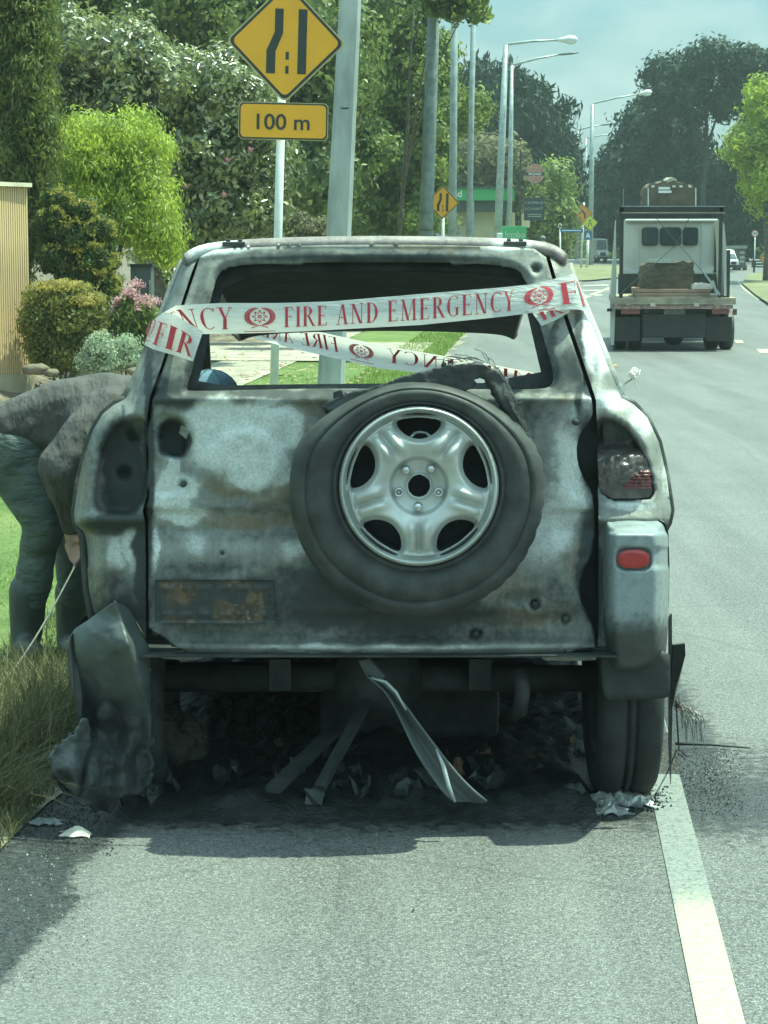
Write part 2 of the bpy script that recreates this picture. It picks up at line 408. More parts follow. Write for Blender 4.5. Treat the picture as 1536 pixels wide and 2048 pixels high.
def road_stain(X, Y):
    px, py = pxy(X, Y)
    a = np.zeros(len(X))
    e = lambda x0, y0, rx, ry, p=2: np.exp(-(np.abs((X - x0) / rx) ** p + np.abs((Y - y0) / ry) ** p))
    a = np.maximum(a, 3.0 * e(-.05, 8.9, 1.15, 2.25, 6))
    a = np.maximum(a, .95 * e(1.05, 6.75, .55, .55)); a = np.maximum(a, .68 * e(1.4, 7.0, .6, .8))
    edge = -.74 - (6.36 - Y) * .11 + .12 * (vnoise(X, Y, .35, 81) - .5)
    a = np.maximum(a, .95 * sstep(-.02, .10, edge - X) * (1 - .45 * sstep(.12, .45, edge - X)) * (Y < 12))
    a = np.maximum(a, .5 * e(-1.0, 6.35, .25, .3))
    a = np.maximum(a, .33 * e(1.15, 5.4, .30, 2.2, 4))
    return np.stack([a, 0 * a, 0 * a], 1)
grid_sheet('road', np.concatenate([np.arange(-12, 4, 1.0), np.arange(4, 13, .05), np.arange(13, 60, 1.0), np.arange(60, 261, 5.0)]),
           np.concatenate([np.arange(-2.4, 2.6, .05), np.arange(2.6, 22, .8)]), lambda S, La: -.004 * La * 0, ASPH, attr=road_stain)
def grassmat(name, c1, c2, c3, scale=3):
    m, nt, b, out = base_mat(name); v = coords(nt)
    n = noise(nt, v, scale, 6, .65); n2 = noise(nt, v, 40, 5, .7); n3 = noise(nt, v, .6, 3)
    c = ramp(nt, n, [(.3, c1), (.55, c2), (.75, c3)]); c = mix(nt, ramp(nt, n2, [(.4, (0, 0, 0)), (.6, (.6, .6, .6))]), c, tuple(x * .45 for x in c1))
    c = mix(nt, ramp(nt, n3, [(.45, (0, 0, 0)), (.7, (.5, .5, .5))]), c, c3)
    L(nt, c, b.inputs['Base Color']); b.inputs['Roughness'].default_value = .8; bump(nt, b, n2, 1, .03); return m
LAWN = grassmat('lawn', (.085, .15, .03), (.15, .23, .05), (.24, .27, .09))
DRYG = grassmat('dry_verge', (.12, .14, .06), (.20, .20, .10), (.30, .28, .16))
SOIL = pm('garden_soil', (.15, .12, .09), .6, 5, .9, bmp=.9, bscale=14, bdist=.04)
PATH = pm('pale_gravel_path', (.33, .30, .24), .35, 2.2, .9, bmp=.4, bscale=60)
WOODF = pm('far_ground', (.07, .10, .04), .4, .05, .9)
def bank(S, La): # land left of the road lifts further on
    return -.05 + .62 * sstep(52, 84, S) * sstep(-1.9, -4, La)
grid_sheet('terrain', np.concatenate([np.arange(-40, 0, 20), np.arange(0, 140, 2.0), np.arange(140, 300, 20), np.array([300, 500, 800, 1400.])]), np.concatenate([np.array([-900, -300, -80.]), np.arange(-40, 20, 2.0), np.array([22, 60, 200, 900.])]),
           lambda S, La: -.12 + .62 * sstep(52, 84, S) * sstep(-1.9, -4, La), WOODF)
grid_sheet('lawn', np.arange(4, 120, .5), np.concatenate([np.arange(-1.77, -2.4, -.07), np.arange(-2.4, -5.6, -.4)])[::-1] , lambda S, La: .012 + .03 * sstep(-1.75, -1.95, La) + .62 * sstep(52, 84, S) * sstep(-1.9, -4, La) + .02 * vnoise(S, La, .7, 5),
           LAWN, jit=lambda S, La: (La > -1.85) * (vnoise(S, S * 0 + 3, .9, 8) - .5) * .35)
grid_sheet('dirt_edge', np.arange(3, 60, .4), np.array([-2.2, -1.95, -1.7, -1.55]), lambda S, La: .006 + 0 * S, pm('edge_dirt', (.24, .22, .17), .5, 6, .9, bmp=.6, bscale=30), jit=lambda S, La: (vnoise(S, La, .8, 18) - .5) * .22)
grid_sheet('footpath', np.arange(4, 75, 1.0), np.array([-5.0, -4.4, -3.8]), lambda S, La: .062 + .62 * sstep(52, 84, S) * sstep(-1.9, -4, La), PATH)
grid_sheet('driveway', np.arange(33.5, 41, .5), np.concatenate([np.arange(-14, -1.5, .5)]), lambda S, La: .07 + 0 * S, PATH, jit=lambda S, La: 0)
grid_sheet('garden_bed', np.arange(6, 120, 1.0), np.concatenate([np.arange(-30, -7, 2), np.arange(-7, -5.0, .2)]), lambda S, La: .0 + (.12 + .33 * sstep(-5.3, -6.6, La)) * (1 - sstep(32, 33.5, S) * (1 - sstep(41, 42.5, S))) + .62 * sstep(52, 84, S), SOIL)
def gpoly(name, pts, mat, dz, kind='structure', n=1):
    o = mesh_obj(name, [tuple(G(x, y, dz)) for x, y in pts], [tuple(range(len(pts)))], mat)
    if o.data.polygons[0].normal.z < 0: o.data.flip_normals()
    return tag(o, kind=kind)
gpoly('verge', [(980, 552), (1060, 556), (1130, 562), (1180, 560), (1225, 556), (1300, 545), (1300, 530), (980, 530)], DRYG, .06)
gpoly('verge', [(1484, 566), (1496, 548), (1540, 541), (1700, 538), (1700, 700), (1600, 640), (1537, 606), (1510, 588)], DRYG, .08)
# paint
WP, nt_, b_, _ = base_mat('road_paint'); v_ = coords(nt_); a_ = N(nt_, 'ShaderNodeAttribute', attribute_name='stain'); q_ = N(nt_, 'ShaderNodeSeparateColor'); L(nt_, a_.outputs['Color'], q_.inputs[0])
nn_ = noise(nt_, v_, 55, 4, .75); ff_ = sm(nt_, math_(nt_, 'ADD', q_.outputs[0], math_(nt_, 'MULTIPLY', math_(nt_, 'SUBTRACT', nn_, .5), 1.8)), .30, .85)
L(nt_, mix(nt_, ff_, ramp(nt_, nn_, [(.3, (.27, .25, .19)), (.6, (.43, .41, .31))]), (.20, .215, .205)), b_.inputs['Base Color']); b_.inputs['Roughness'].default_value = .6; bump(nt_, b_, noise(nt_, v_, 120, 3), .4, .005)
vv_ = N(nt_, 'ShaderNodeTexVoronoi'); vv_.inputs['Scale'].default_value = 150; L(nt_, v_, vv_.inputs['Vector']); sv_ = N(nt_, 'ShaderNodeSeparateColor'); L(nt_, vv_.outputs['Color'], sv_.inputs[0])
lk_ = b_.inputs['Base Color'].links[0].from_socket; pit_ = math_(nt_, 'MULTIPLY', ramp(nt_, sv_.outputs[0], [(.55, (0, 0, 0)), (1, (1, 1, 1))]), math_(nt_, 'ADD', math_(nt_, 'MULTIPLY', ff_, .55), .22)); L(nt_, mix(nt_, pit_, lk_, (.06, .065, .06)), b_.inputs['Base Color'])
def line_stain(X, Y):
    la = X * RN.x + Y * RN.y; a = .20 + .30 * sstep(.047, .062, np.abs(la - .432)) + .25 * (vnoise(X * 9, Y, .5, 66) > .8) + 1.5 * sstep(6.35, 6.6, Y) * (Y < 11.5) + .70 * sstep(5.45, 5.9, Y) * (1 - .0 * Y) + .3 * sstep(5.9, 6.2, Y)
    return np.stack([a, 0 * a, 0 * a], 1)
grid_sheet('edge_line', np.arange(3.0, 62, .1), np.arange(.372, .492, .012), lambda S, La: .004 + 0 * S, WP, attr=line_stain)
for pts in ([(1138, 604), (1218, 574), (1219, 578), (1142, 609)], [(1166, 570), (1218, 569), (1218, 571), (1166, 572)], [(1160, 580), (1218, 579), (1218, 581), (1160, 582)], [(1156, 590), (1205, 589), (1205, 591), (1156, 592)], [(1142, 568), (1164, 561), (1166, 563), (1144, 571)],
            [(1468, 680), (1484, 680), (1488, 686), (1472, 686)], [(1512, 698), (1545, 698), (1552, 706), (1520, 706)], [(1474, 563), (1479, 563), (1494, 577), (1524, 598), (1516, 600), (1488, 580)], [(1545, 612), (1580, 630), (1590, 640), (1548, 617)]):
    gpoly('road_marking', pts, WP, .006)
# ================================================================== sky backdrop of distant woods
def leafcloud(name, blobs, n, size, mat, parent, asp=.5, clump=.0, droop=0., up=0., shell=(.55, 1.0), fold=.25, seed=0, spiky=0., flat=None):
    g = np.random.default_rng(seed + 100)
    bl = np.array([(c.x, c.y, c.z, rx, ry, rz) for c, rx, ry, rz in blobs]); area = bl[:, 3] * bl[:, 5]; p = area / area.sum()
    k = g.choice(len(bl), n, p=p); B_ = bl[k]
    if clump:
        nc = max(8, int(n / 45)); ck = g.choice(len(bl), nc, p=p); d = g.normal(size=(nc, 3)); d /= np.linalg.norm(d, axis=1)[:, None]
        lump = 1 + .22 * np.sin(d[:, 0] * 7 + ck) * np.sin(d[:, 2] * 6 + ck * 2.)
        rr = g.uniform(shell[0], shell[1], nc) * lump
        cc = bl[ck][:, :3] + d * bl[ck][:, 3:] * rr[:, None]
        j = g.integers(0, nc, n); off = g.normal(size=(n, 3)) * clump * np.array([1, 1, .75])
        pos = cc[j] + off; nd = d[j] + off / clump * .45; ct = g.random(nc)[j]
    else:
        d = g.normal(size=(n, 3)); d /= np.linalg.norm(d, axis=1)[:, None]
        pos = B_[:, :3] + d * B_[:, 3:] * (g.uniform(shell[0], shell[1], n) * (1 + .15 * np.sin(d[:, 0] * 9 + k) * np.sin(d[:, 2] * 8)))[:, None]; nd = d; ct = g.random(n)
    nd = nd + g.normal(size=(n, 3)) * .55; nd /= np.linalg.norm(nd, axis=1)[:, None]
    t = g.normal(size=(n, 3)); t[:, 2] += up - droop; t += nd * spiky
    t -= nd * (t * nd).sum(1)[:, None] * (1 if not spiky else .2); t /= np.linalg.norm(t, axis=1)[:, None] + 1e-9
    b = np.cross(nd, t); b /= np.linalg.norm(b, axis=1)[:, None] + 1e-9
    s = size * g.uniform(.6, 1.35, n)[:, None]
    l = t * s; w_ = b * s * asp; up_ = nd * s * fold * asp
    v = np.stack([pos - l * .5, pos + w_ * .5 + up_, pos + l * .55, pos - w_ * .5 + up_], 1).reshape(-1, 3)
    f = np.arange(n * 4).reshape(n, 4); f = np.concatenate([f[:, [0, 1, 2]], f[:, [0, 2, 3]]])
    tint = np.clip(np.stack([.3 * g.random(n) + .7 * ct, (g.random(n) < .12) * g.random(n), g.random(n)], 1), 0, 1)
    tint = np.repeat(tint, 4, 0)
    return mesh_obj(name, v, f, mat, parent, False, attrs={'tint': ('POINT', tint)})
def PB(px, py, rx, ry, Y, dy=None, k=1.0):      # blob measured in photo pixels at depth Y
    c = P(px, py, Y); s = Y / F
    return (c, rx * s, (dy if dy else max(rx, ry) * s * .8), ry * s)
BARK = pm('bark', (.13, .11, .085), .5, 9, .9, bmp=.8, bscale=18, bdist=.03)
DARKBARK = pm('dark_bark', (.05, .055, .05), .4, 9, .9)
BARKG = pm('pale_bark', (.22, .20, .17), .4, 7, .85, bmp=.5, bscale=18, bdist=.02)
def trunk(parent, base, top, r0, r1, limbs=(), mat=BARK, name='trunk'):
    b = MB(); base, top = Vector(base), Vector(top); pts = []
    for i in range(7):
        t = i / 6; p = base.lerp(top, t); p.x += math.sin(i * 2.1) * r0 * .3 * (0 < i); pts.append(p)
    b.tube(pts, [r0 * (1.25 if i == 0 else 1) * (1 - t_) + r1 * t_ for i, t_ in enumerate([i / 6 for i in range(7)])], 9)
    for (t, e, r) in limbs:
        a = base.lerp(top, t); e = Vector(e); md = a.lerp(e, .5) + Vector((0, 0, (e - a).length * .08)); b.tube([a, md, e], [r, r * .7, r * .3], 6)
    return b.build(name, mat, parent, True)
def zland(px, Y):
    X = (px - 768) / F * Y; la, s = X * RN.x + Y * RN.y, X * RD.x + Y * RD.y
    z = zg(Y) + .62 * float(sstep(52, 84, s)) * float(sstep(-1.9, -4, la))
    if la < -5: z += .12 + .33 * float(sstep(-5.3, -6.6, la))
    return z
def tree(label, cat, px, Y, blobs, n, size, mat, tr=None, group=None, name='tree', r=.15, limbs=6, bark=BARK, **kw):
    base = Vector(((px - 768) / F * Y, Y, zland(px, Y) - .08))
    e = empty(name, base, label, cat, group)
    B_ = [PB(*b_) for b_ in blobs]
    leafcloud('crown', B_, n, size, mat, e, seed=int(px * 7 + Y), **kw)
    top = max(B_, key=lambda q: q[0].z)[0]
    lim = []
    for q in random.sample(B_, min(limbs, len(B_))):
        if q[0].z > base.z + .5: lim.append((random.uniform(.3, .8), q[0], r * .45))
    trunk(e, base, Vector((top.x * .4 + base.x * .6, (top.y + Y) / 2, top.z)), r, r * .25, lim, bark)
    return e
LF_CAM = leaf_mat('camellia_leaf', (.022, .042, .022), (.24, .27, .08), .3, .26, 1.0, (.70, .66, .42))  # cream hue on random leaves paints in sunlit leaves and glints
LF_BRT = leaf_mat('bright_leaf', (.055, .11, .03), (.46, .54, .08), .45, .45, .4)
LF_CYP = leaf_mat('cypress_leaf', (.05, .085, .026), (.17, .20, .05), .35, .6, .3, (.36, .34, .07))  # gold hue on random leaves imitates the sunlit ridges
LF_GLD = leaf_mat('golden_conifer_leaf', (.03, .06, .02), (.07, .11, .025), .3, .6, .3, (.42, .34, .06))
LF_YEL = leaf_mat('yellow_hedge_leaf', (.09, .12, .035), (.25, .25, .07), .45, .5, .3, (.38, .26, .10))
LF_SIL = leaf_mat('silver_leaf', (.20, .26, .16), (.42, .48, .36), .3, .7, .2)
LF_DRK = leaf_mat('dark_leaf', (.035, .06, .028), (.20, .25, .07), .35, .45, .4)
LF_MID = leaf_mat('mid_leaf', (.045, .08, .03), (.24, .30, .08), .5, .45, .4, (.18, .22, .08))
LF_PIN = leaf_mat('pine_leaf', (.012, .028, .024), (.036, .062, .044), .12, .6, .2)
LF_OLV = leaf_mat('olive_leaf', (.08, .085, .045), (.17, .165, .085), .3, .6, .2, (.25, .2, .10))
PINKF = leaf_mat('pink_petal', (.50, .25, .28), (.70, .45, .48), .5, .6, .2)
# far trees first
def spray(name, starts, mat, parent, n=60):   # branch tips that point up and right
    pass
tree('tall dark cypress trees with ragged upswept branch tips behind the left light poles', 'tree', 1040, 124,
     [(975,240,60,90,124,3),(1010,190,50,50,124,3),(1050,300,75,120,124,4),(1100,340,50,100,124,3),(1125,400,42,90,124,3),(1065,220,40,50,124,3),(1095,265,36,50,124,3),(1120,310,26,40,124,3),(950,170,40,40,124,3),(1000,400,70,90,124,4)], 34000, .62, LF_PIN, r=.4, asp=.28, clump=.34, up=1.2, spiky=.5, shell=(.35, 1.12))
tipb = MB()
te = bpy.data.objects['tree']
for (x0, y0, x1, y1) in ((1010,150,1052,142),(1030,170,1062,160),(1060,185,1085,168),(1070,210,1104,190),(1085,228,1118,215),(1090,250,1122,240),(1110,275,1142,248),(1118,300,1150,272),(1110,320,1146,300),(1130,335,1158,318),(1135,350,1160,335),(990,150,1012,130),(965,140,972,122)):
    a, c = P(x0 - 14, y0 + 10, 124), P(x1, y1, 124)
    for k in range(16):
        t = .25 + k / 16 * .75; p = a.lerp(c, t); s_ = .5 * (1.25 - t)
        for q in range(4):
            dv = (c - a).normalized() * .5 + Vector((random.uniform(-.5, .5), random.uniform(-.4, .4), random.uniform(-.4, .55))); e_ = p + dv.normalized() * s_ * 1.4
            tipb.add([p, p + Vector((0, 0, .12)), e_], [(0, 1, 2)])
tipb.build('branch_tips', LF_PIN, te)
tree('low olive brown tree with pale twigs behind the green roofed shop', 'tree', 960, 104, [(960,330,70,60,104,4),(1010,370,45,60,104,3),(920,380,60,60,104,3),(1020,330,26,40,104,3)], 15000, .30, LF_OLV, clump=.3, r=.2)
tree('small rounded green tree behind the round pole sign', 'tree', 1110, 100, [(1110,370,34,42,100,2),(1095,430,40,50,100,2),(1125,440,24,50,100,2),(1070,450,26,40,100,2)], 9000, .24, LF_MID, clump=.22, r=.12)
tree('huge dark spreading tree with flat topped crown lobes and sky gaps on the right', 'tree', 1400, 128,
     [(1330,150,42,36,128,4),(1310,190,26,24,128,3),(1420,128,62,40,128,5),(1490,135,70,46,128,5),(1560,170,70,60,128,5),(1380,180,50,34,128,4),(1450,200,50,34,128,4),(1530,215,40,40,128,4),(1345,215,30,26,128,3),(1506,262,22,30,128,3),(1392,236,22,20,128,3)], 21000, .34, LF_PIN, r=.22, clump=.30, shell=(.4, 1.0), bark=DARKBARK, limbs=5)
tree('broad black green conifer mass below the spreading tree, with light showing through its middle', 'tree', 1300, 134,
     [(1290,270,60,55,134,4),(1340,290,80,55,134,4),(1255,330,50,60,134,4),(1225,360,34,55,134,3),(1330,370,80,60,134,4),(1440,380,80,70,134,4),(1250,420,55,70,134,4),(1350,450,90,60,134,4),(1450,460,80,60,134,4),(1215,430,26,70,134,3),(1283,225,10,30,134,2),(1530,400,70,90,134,4),(1470,345,70,40,134,4)], 46000, .42, LF_PIN, r=.3, bark=DARKBARK, clump=.40, shell=(.3, 1.0))
tree('fresh lime green tree at the right edge in front of the dark trees', 'tree', 1530, 86, [(1530,220,42,50,86,2),(1500,290,42,46,86,2),(1545,340,60,60,86,3),(1515,360,36,36,86,2),(1560,260,50,80,86,3),(1520,180,20,30,86,2),(1535,400,30,30,86,2)], 15000, .20, LF_BRT, r=.16, clump=.2)
b = MB()
fw = tag(leafcloud('distant_wood', [PB(x, 470 + 10 * math.sin(x), 70, 55, 185, 6) for x in range(-200, 1800, 60)] , 30000, .7, LF_PIN, None, clump=.7, shell=(.2, 1.0), seed=3), kind='stuff')
tag(leafcloud('roadside_scrub', [PB(x, 500, 40, 26, 150, 3) for x in range(1100, 1600, 30)], 9000, .35, LF_DRK, None, clump=.3, shell=(.2, 1.0), seed=5), kind='stuff')
# left, middle distance
tree('tall leafy tree with a loose mid green crown beside the power poles', 'tree', 800, 57,
     [(770,60,90,110,57,3),(830,180,70,90,57,3),(730,170,80,110,57,3),(880,130,40,60,57,2),(890,235,50,56,57,2),(940,215,42,40,57,2),(850,300,60,80,57,3),(760,320,100,110,57,3),(820,420,80,70,57,3),(866,330,34,60,57,2),(720,430,70,60,57,3),(690,330,60,140,57,3),(860,0,40,50,57,2),(780,-60,120,80,57,3)], 62000, .145, LF_MID, r=.28, clump=.15, limbs=8, asp=.62)
tree('overhanging branch tree with sparse leaves high between the poles', 'tree', 790, 54.5, [(905,10,42,24,47,.8),(945,6,24,18,47,.6),(958,24,14,18,47,.5),(890,-20,60,30,47,1),(925,30,12,14,47,.4)], 2600, .16, LF_MID, r=.07, clump=.10, asp=.7, limbs=2)
tree('very tall shady green tree filling the top left behind the camellia', 'tree', 420, 46,
     [(330,40,120,80,46,3),(470,60,100,100,46,3),(600,60,110,120,46,3),(600,230,100,120,46,3),(690,120,60,160,46,3),(220,10,120,70,46,3),(100,0,120,80,46,3),(620,360,90,120,46,3),(360,-60,300,80,46,4),(480,240,100,120,46,3)], 62000, .16, LF_DRK, r=.35, clump=.2, asp=.6)
cam_e = tree('big glossy camellia with pink blooms behind the lime weeping maple', 'tree', 330, 33,
     [(170,110,70,80,33,1.2),(260,130,80,80,33,1.4),(340,190,90,90,33,1.5),(430,200,80,90,33,1.4),(500,260,60,110,33,1.3),(430,330,90,110,33,1.5),(350,330,70,110,33,1.4),(130,190,60,80,33,1.2),(470,420,90,70,33,1.3),(390,440,80,60,33,1.3),(250,230,90,80,33,1.3),(535,350,34,110,33,1.0)], 95000, .105, LF_CAM, r=.16, clump=.12, asp=.5)
b = MB()
for x, y in ((277,237),(448,390),(372,372),(350,455),(455,320),(500,300)):
    c = P(x, y, 31.6)
    for k in range(9):
        t = k * 2.4; r_ = .008 + .0045 * k; q = c + Vector((math.cos(t) * r_, -.03 + .004 * k, math.sin(t) * r_)); b.ball(q, (.014, .010, .014), 6, 4)
b.build('blossom', PINKF, cam_e)
tree('lime green weeping maple with cascading fine leaves behind the dark golden tipped conifer', 'tree', 205, 27,
     [(180,270,60,45,27,.9),(250,290,70,55,27,.9),(290,370,50,80,27,.8),(220,370,80,80,27,.9),(150,340,60,80,27,.8),(310,440,42,80,27,.7),(250,450,70,60,27,.8),(330,490,28,56,27,.5),(120,400,36,60,27,.6),(280,240,30,24,27,.5),(320,300,26,30,27,.5)], 40000, .066, LF_BRT, r=.09, clump=.085, droop=2.2, asp=.34, shell=(.35, 1.12))
tree('tall dense column cypress with sunlit gold edges behind the slatted fence', 'cypress', 40, 25.5,
     [(30,-40,66,120,25.5,.5),(34,90,66,120,25.5,.5),(40,220,62,120,25.5,.5),(42,340,60,110,25.5,.5),(36,440,52,90,25.5,.45),(26,520,38,70,25.5,.35),(78,60,22,140,25.2,.2),(84,300,18,160,25.2,.2),(60,160,20,160,25.0,.2)], 90000, .075, LF_CYP, r=.12, asp=.32, clump=.06, up=1.8, shell=(.75, 1.0), name='cypress_tree')
tree('dark layered conifer with curling golden tips under the weeping maple', 'conifer', 150, 24.6,
     [(120,400,28,22,24.6,.3),(105,450,32,34,24.6,.4),(165,420,26,22,24.6,.3),(150,475,38,34,24.6,.4),(200,460,30,26,24.6,.3),(120,520,42,30,24.6,.4),(190,520,44,30,24.6,.4),(215,570,24,34,24.6,.35),(160,560,50,30,24.6,.4)], 30000, .055, LF_GLD, r=.07, asp=.35, clump=.035, up=.8, shell=(.8, 1.0), name='conifer')
cn = [o for o in bpy.data.objects if o.get('category') == 'conifer'][0]
LF_TIP = leaf_mat('gold_tip', (.12, .14, .03), (.36, .31, .06), .45)
aa = []
for (x, y, rx, ry) in ((120,400,28,22),(105,450,32,34),(165,420,26,22),(150,475,38,34),(200,460,30,26),(120,520,42,30),(190,520,44,30),(215,570,24,34),(160,560,50,30)):
    aa += [(x + rx * random.uniform(.8, 1.1) * math.cos(R(t)) + random.uniform(-4, 4), y - ry * random.uniform(.8, 1.1) * math.sin(R(t)) + random.uniform(-4, 4)) for t in range(-20, 140, 9) if random.random() < .85]
tag(leafcloud('golden_tips', [PB(ax, ay, 6, 5, 24.2, .14) for ax, ay in aa], 1700, .042, LF_TIP, cn, asp=.35, up=.8, shell=(.1, 1.3), seed=77), kind='stuff')
def bush(label, px, base_y, Y, blobs, n, size, mat, name='bush', **kw):
    z = zland(px, Y); e = empty(name, ((px - 768) / F * Y, Y, z - .04), label, 'bush')
    B_ = [PB(*q) for q in blobs]; leafcloud('foliage', B_, n, size, mat, e, seed=int(px), **kw)
    b = MB()
    for q in B_[:5]: b.tube([(e.location.x, Y, z - .04), ((e.location.x + q[0].x) / 2, Y, (z + q[0].z) / 2), tuple(q[0])], [.015, .012, .006], 5)
    b.build('stems', BARK, e); return e
bush('rounded hedge with yellow orange new tips beside the slatted fence', 120, 745, 23.6, [(120,600,62,34,23.6,.35),(80,640,34,60,23.6,.3),(150,650,60,60,23.6,.35),(120,700,66,44,23.6,.3),(185,620,22,40,23.6,.2)], 30000, .05, LF_YEL, asp=.5, clump=.05, up=.6)
leafcloud('new_tips', [PB(118,572,56,12,23.5,.3), PB(170,600,40,14,23.5,.3)], 2600, .045, leaf_mat('new_tip_leaf', (.24,.22,.06), (.44,.36,.10), .5), bpy.data.objects['bush'], asp=.4, up=1, shell=(.3, 1.1))
bush('left silver white leaved mound in the garden bed', 205, 745, 23.0, [(200,700,28,34,23,.2),(180,720,22,24,23,.15),(218,720,18,24,23,.15)], 6000, .035, LF_SIL, clump=.04)
bush('right silver white leaved mound next to the car pillar', 255, 745, 23.2, [(250,702,30,30,23.2,.2),(275,715,18,24,23.2,.15),(240,725,24,18,23.2,.15)], 6000, .035, LF_SIL, clump=.04)
ne = bush('upright green plant carrying a cloud of small pink flowers', 262, 700, 24.0, [(262,640,36,54,24,.25),(240,665,26,50,24,.25),(300,660,26,56,24,.25)], 9000, .11, LF_MID, name='flowering_plant', asp=.18, up=1.8)
leafcloud('flowers', [PB(262,590,34,24,23.9,.25), PB(290,602,24,22,23.9,.2), PB(238,606,18,18,23.9,.15), PB(268,566,16,12,23.9,.1), PB(300,620,14,20,23.9,.1)], 1300, .028, PINKF, ne, asp=.7, clump=.03, shell=(.1,1.1))
bush('low brownish shrub at the foot of the camellia near the sign post', 600, 500, 38, [(590,460,30,34,38,.6),(640,470,40,30,38,.6),(560,480,30,20,38,.5)], 7000, .08, LF_OLV, clump=.08)
bush('dark shrub mass under the tall trees left of the power pole', 480, 500, 40, [(400,490,60,40,40,.8),(480,500,60,40,40,.8),(560,500,60,40,40,.8),(330,500,60,60,40,.8),(340,580,60,60,38,.8)], 16000, .10, LF_CAM, clump=.1)
# garden details
ROCK = pm('garden_rock', (.17, .14, .10), .5, 5, .9, bmp=.8, bscale=12, bdist=.03)
def rock(label, c, s, seed):
    g = np.random.default_rng(seed); b = MB(); b.ball((0, 0, 0), (1, 1, 1), 10, 7); v = np.array(b.v)
    v *= (1 + .22 * np.sin(v[:, [1]] * 4 + seed) + .04 * g.normal(size=(len(v), 1))); v = v * np.array(s) + np.array(tuple(c))
    o = mesh_obj('rock', v, b.f, ROCK, None, True); return tag(o, label, 'rock')
for i, (x, y, sx, sz, lb) in enumerate(((72,738,.15,.055,'flat brown rock on the soil right beside the fence'),(104,745,.08,.045,'smaller rock at the right end of the flat brown one'),(270,742,.10,.05,'rock half hidden below the right silver plant'))):
    c = P(x, y, 23.0); rock(lb, c, (sx, .16, sz), i + 3)
b = MB(); c = G(133, 757, .25); zb = c.z
b.lathe((c.x, c.y, 0), 'z', [(.0, zb - .05), (.062, zb - .05), (.058, zb + .30), (.05, zb + .34), (.03, zb + .365), (0, zb + .37)], 16); o = b.build('bollard', pm('weathered_white_paint', (.50, .49, .45), .4, 9, .8, bmp=.4), smooth=True); tag(o, 'short white round topped garden post in front of the rocks', 'post')
tw = MB()
for k in range(420):
    x = random.uniform(20, 290); y = random.uniform(742, 790); c = G(x, y, .18); a = random.uniform(0, 6.3); l = random.uniform(.08, .35)
    tw.bar(c, c + Vector((math.cos(a) * l, math.sin(a) * l, random.uniform(-.01, .14))), .005, .004)
tag(tw.build('dry_twigs', pm('dry_twig', (.27, .21, .14), .5, 30, .9)), kind='stuff')
e = empty('letter_box', P(283, 640, 26), 'dark grey upright metal cabinet behind the pink flowers', 'cabinet')
MB().pbox(262, 532, 302, 640, 26, 26.35).build('box', pm('grey_cabinet', (.07, .085, .085), .2, 6, .5), e, bevel=.01); MB().pbox(259, 528, 305, 533, 25.97, 26.38).build('lid', BLACKP, e); MB().pbox(298, 560, 301, 590, 25.98, 26).build('handle', CHROME, e)
# slatted fence
FW = pm('fence_wood', (.66, .48, .27), .25, 3, .75, stretch=(20, 20, 1), bmp=.2, bscale=10); FD = pm('fence_back', (.05, .045, .03), .3, 5, .9); FC = pm('fence_footing', (.50, .45, .33), .3, 3, .9, bmp=.4)
fe = empty('slat_fence', (P(20, 785, 24).x, 22.6, zland(0, 24)), 'pale timber fence of narrow upright slats with a light capping board on a concrete foot', 'fence')
p1 = P(52, 374, 24.0); p0 = p1 - Vector((.62, 1.05, 0)) * 1.2; z0 = P(20, 745, 24).z; gz = zland(0, 24) - .1
sl = MB(); sl.box((-.5, 0, 0), (.5, 1, 1)); me_ = None
ns = 40; sw = (p1 - p0).length / ns
dirf = (Vector((p1.x, p1.y, 0)) - Vector((p0.x, p0.y, 0))).normalized(); nrm = Vector((dirf.y, -dirf.x, 0)); nrm = nrm if nrm.y < 0 else -nrm
for i in range(ns):
    a = p0.lerp(p1, (i + .5) / ns)
    if me_ is None:
        zt = 0; s_ = MB(); hw = sw * .30; q = [(-dirf * hw), (dirf * hw)]
        s_.hexa([q[0] + nrm * .02, q[1] + nrm * .02, q[1], q[0], q[0] + nrm * .02 + Vector((0, 0, 1)), q[1] + nrm * .02 + Vector((0, 0, 1)), q[1] + Vector((0, 0, 1)), q[0] + Vector((0, 0, 1))])
        o = s_.build('slat', FW, fe, world=False); me_ = o.data
    else:
        o = bpy.data.objects.new('slat', me_); COL.objects.link(o); o.parent = fe
    o.location = Vector((a.x, a.y, z0)) - Vector(fe.location); o.scale = (1, 1, a.z - z0 - random.uniform(0, .012))
b = MB(); b.bar(Vector((p0.x, p0.y + .03, (z0 + p0.z) / 2)), Vector((p1.x, p1.y + .03, (z0 + p1.z) / 2)), .03, p0.z - z0 - .02); b.build('backing', FD, fe)
b = MB(); b.bar(p0 + Vector((-.02, 0, .02)), p1 + Vector((.03, 0, .02)), .10, .045); b.build('cap', pm('fence_cap', (.68, .62, .46), .2, 4, .7), fe)
b = MB(); b.bar(Vector((p0.x, p0.y, (z0 + gz) / 2)), Vector((p1.x, p1.y, (z0 + gz) / 2)), .14, z0 - gz - .004); b.build('footing', FC, fe)
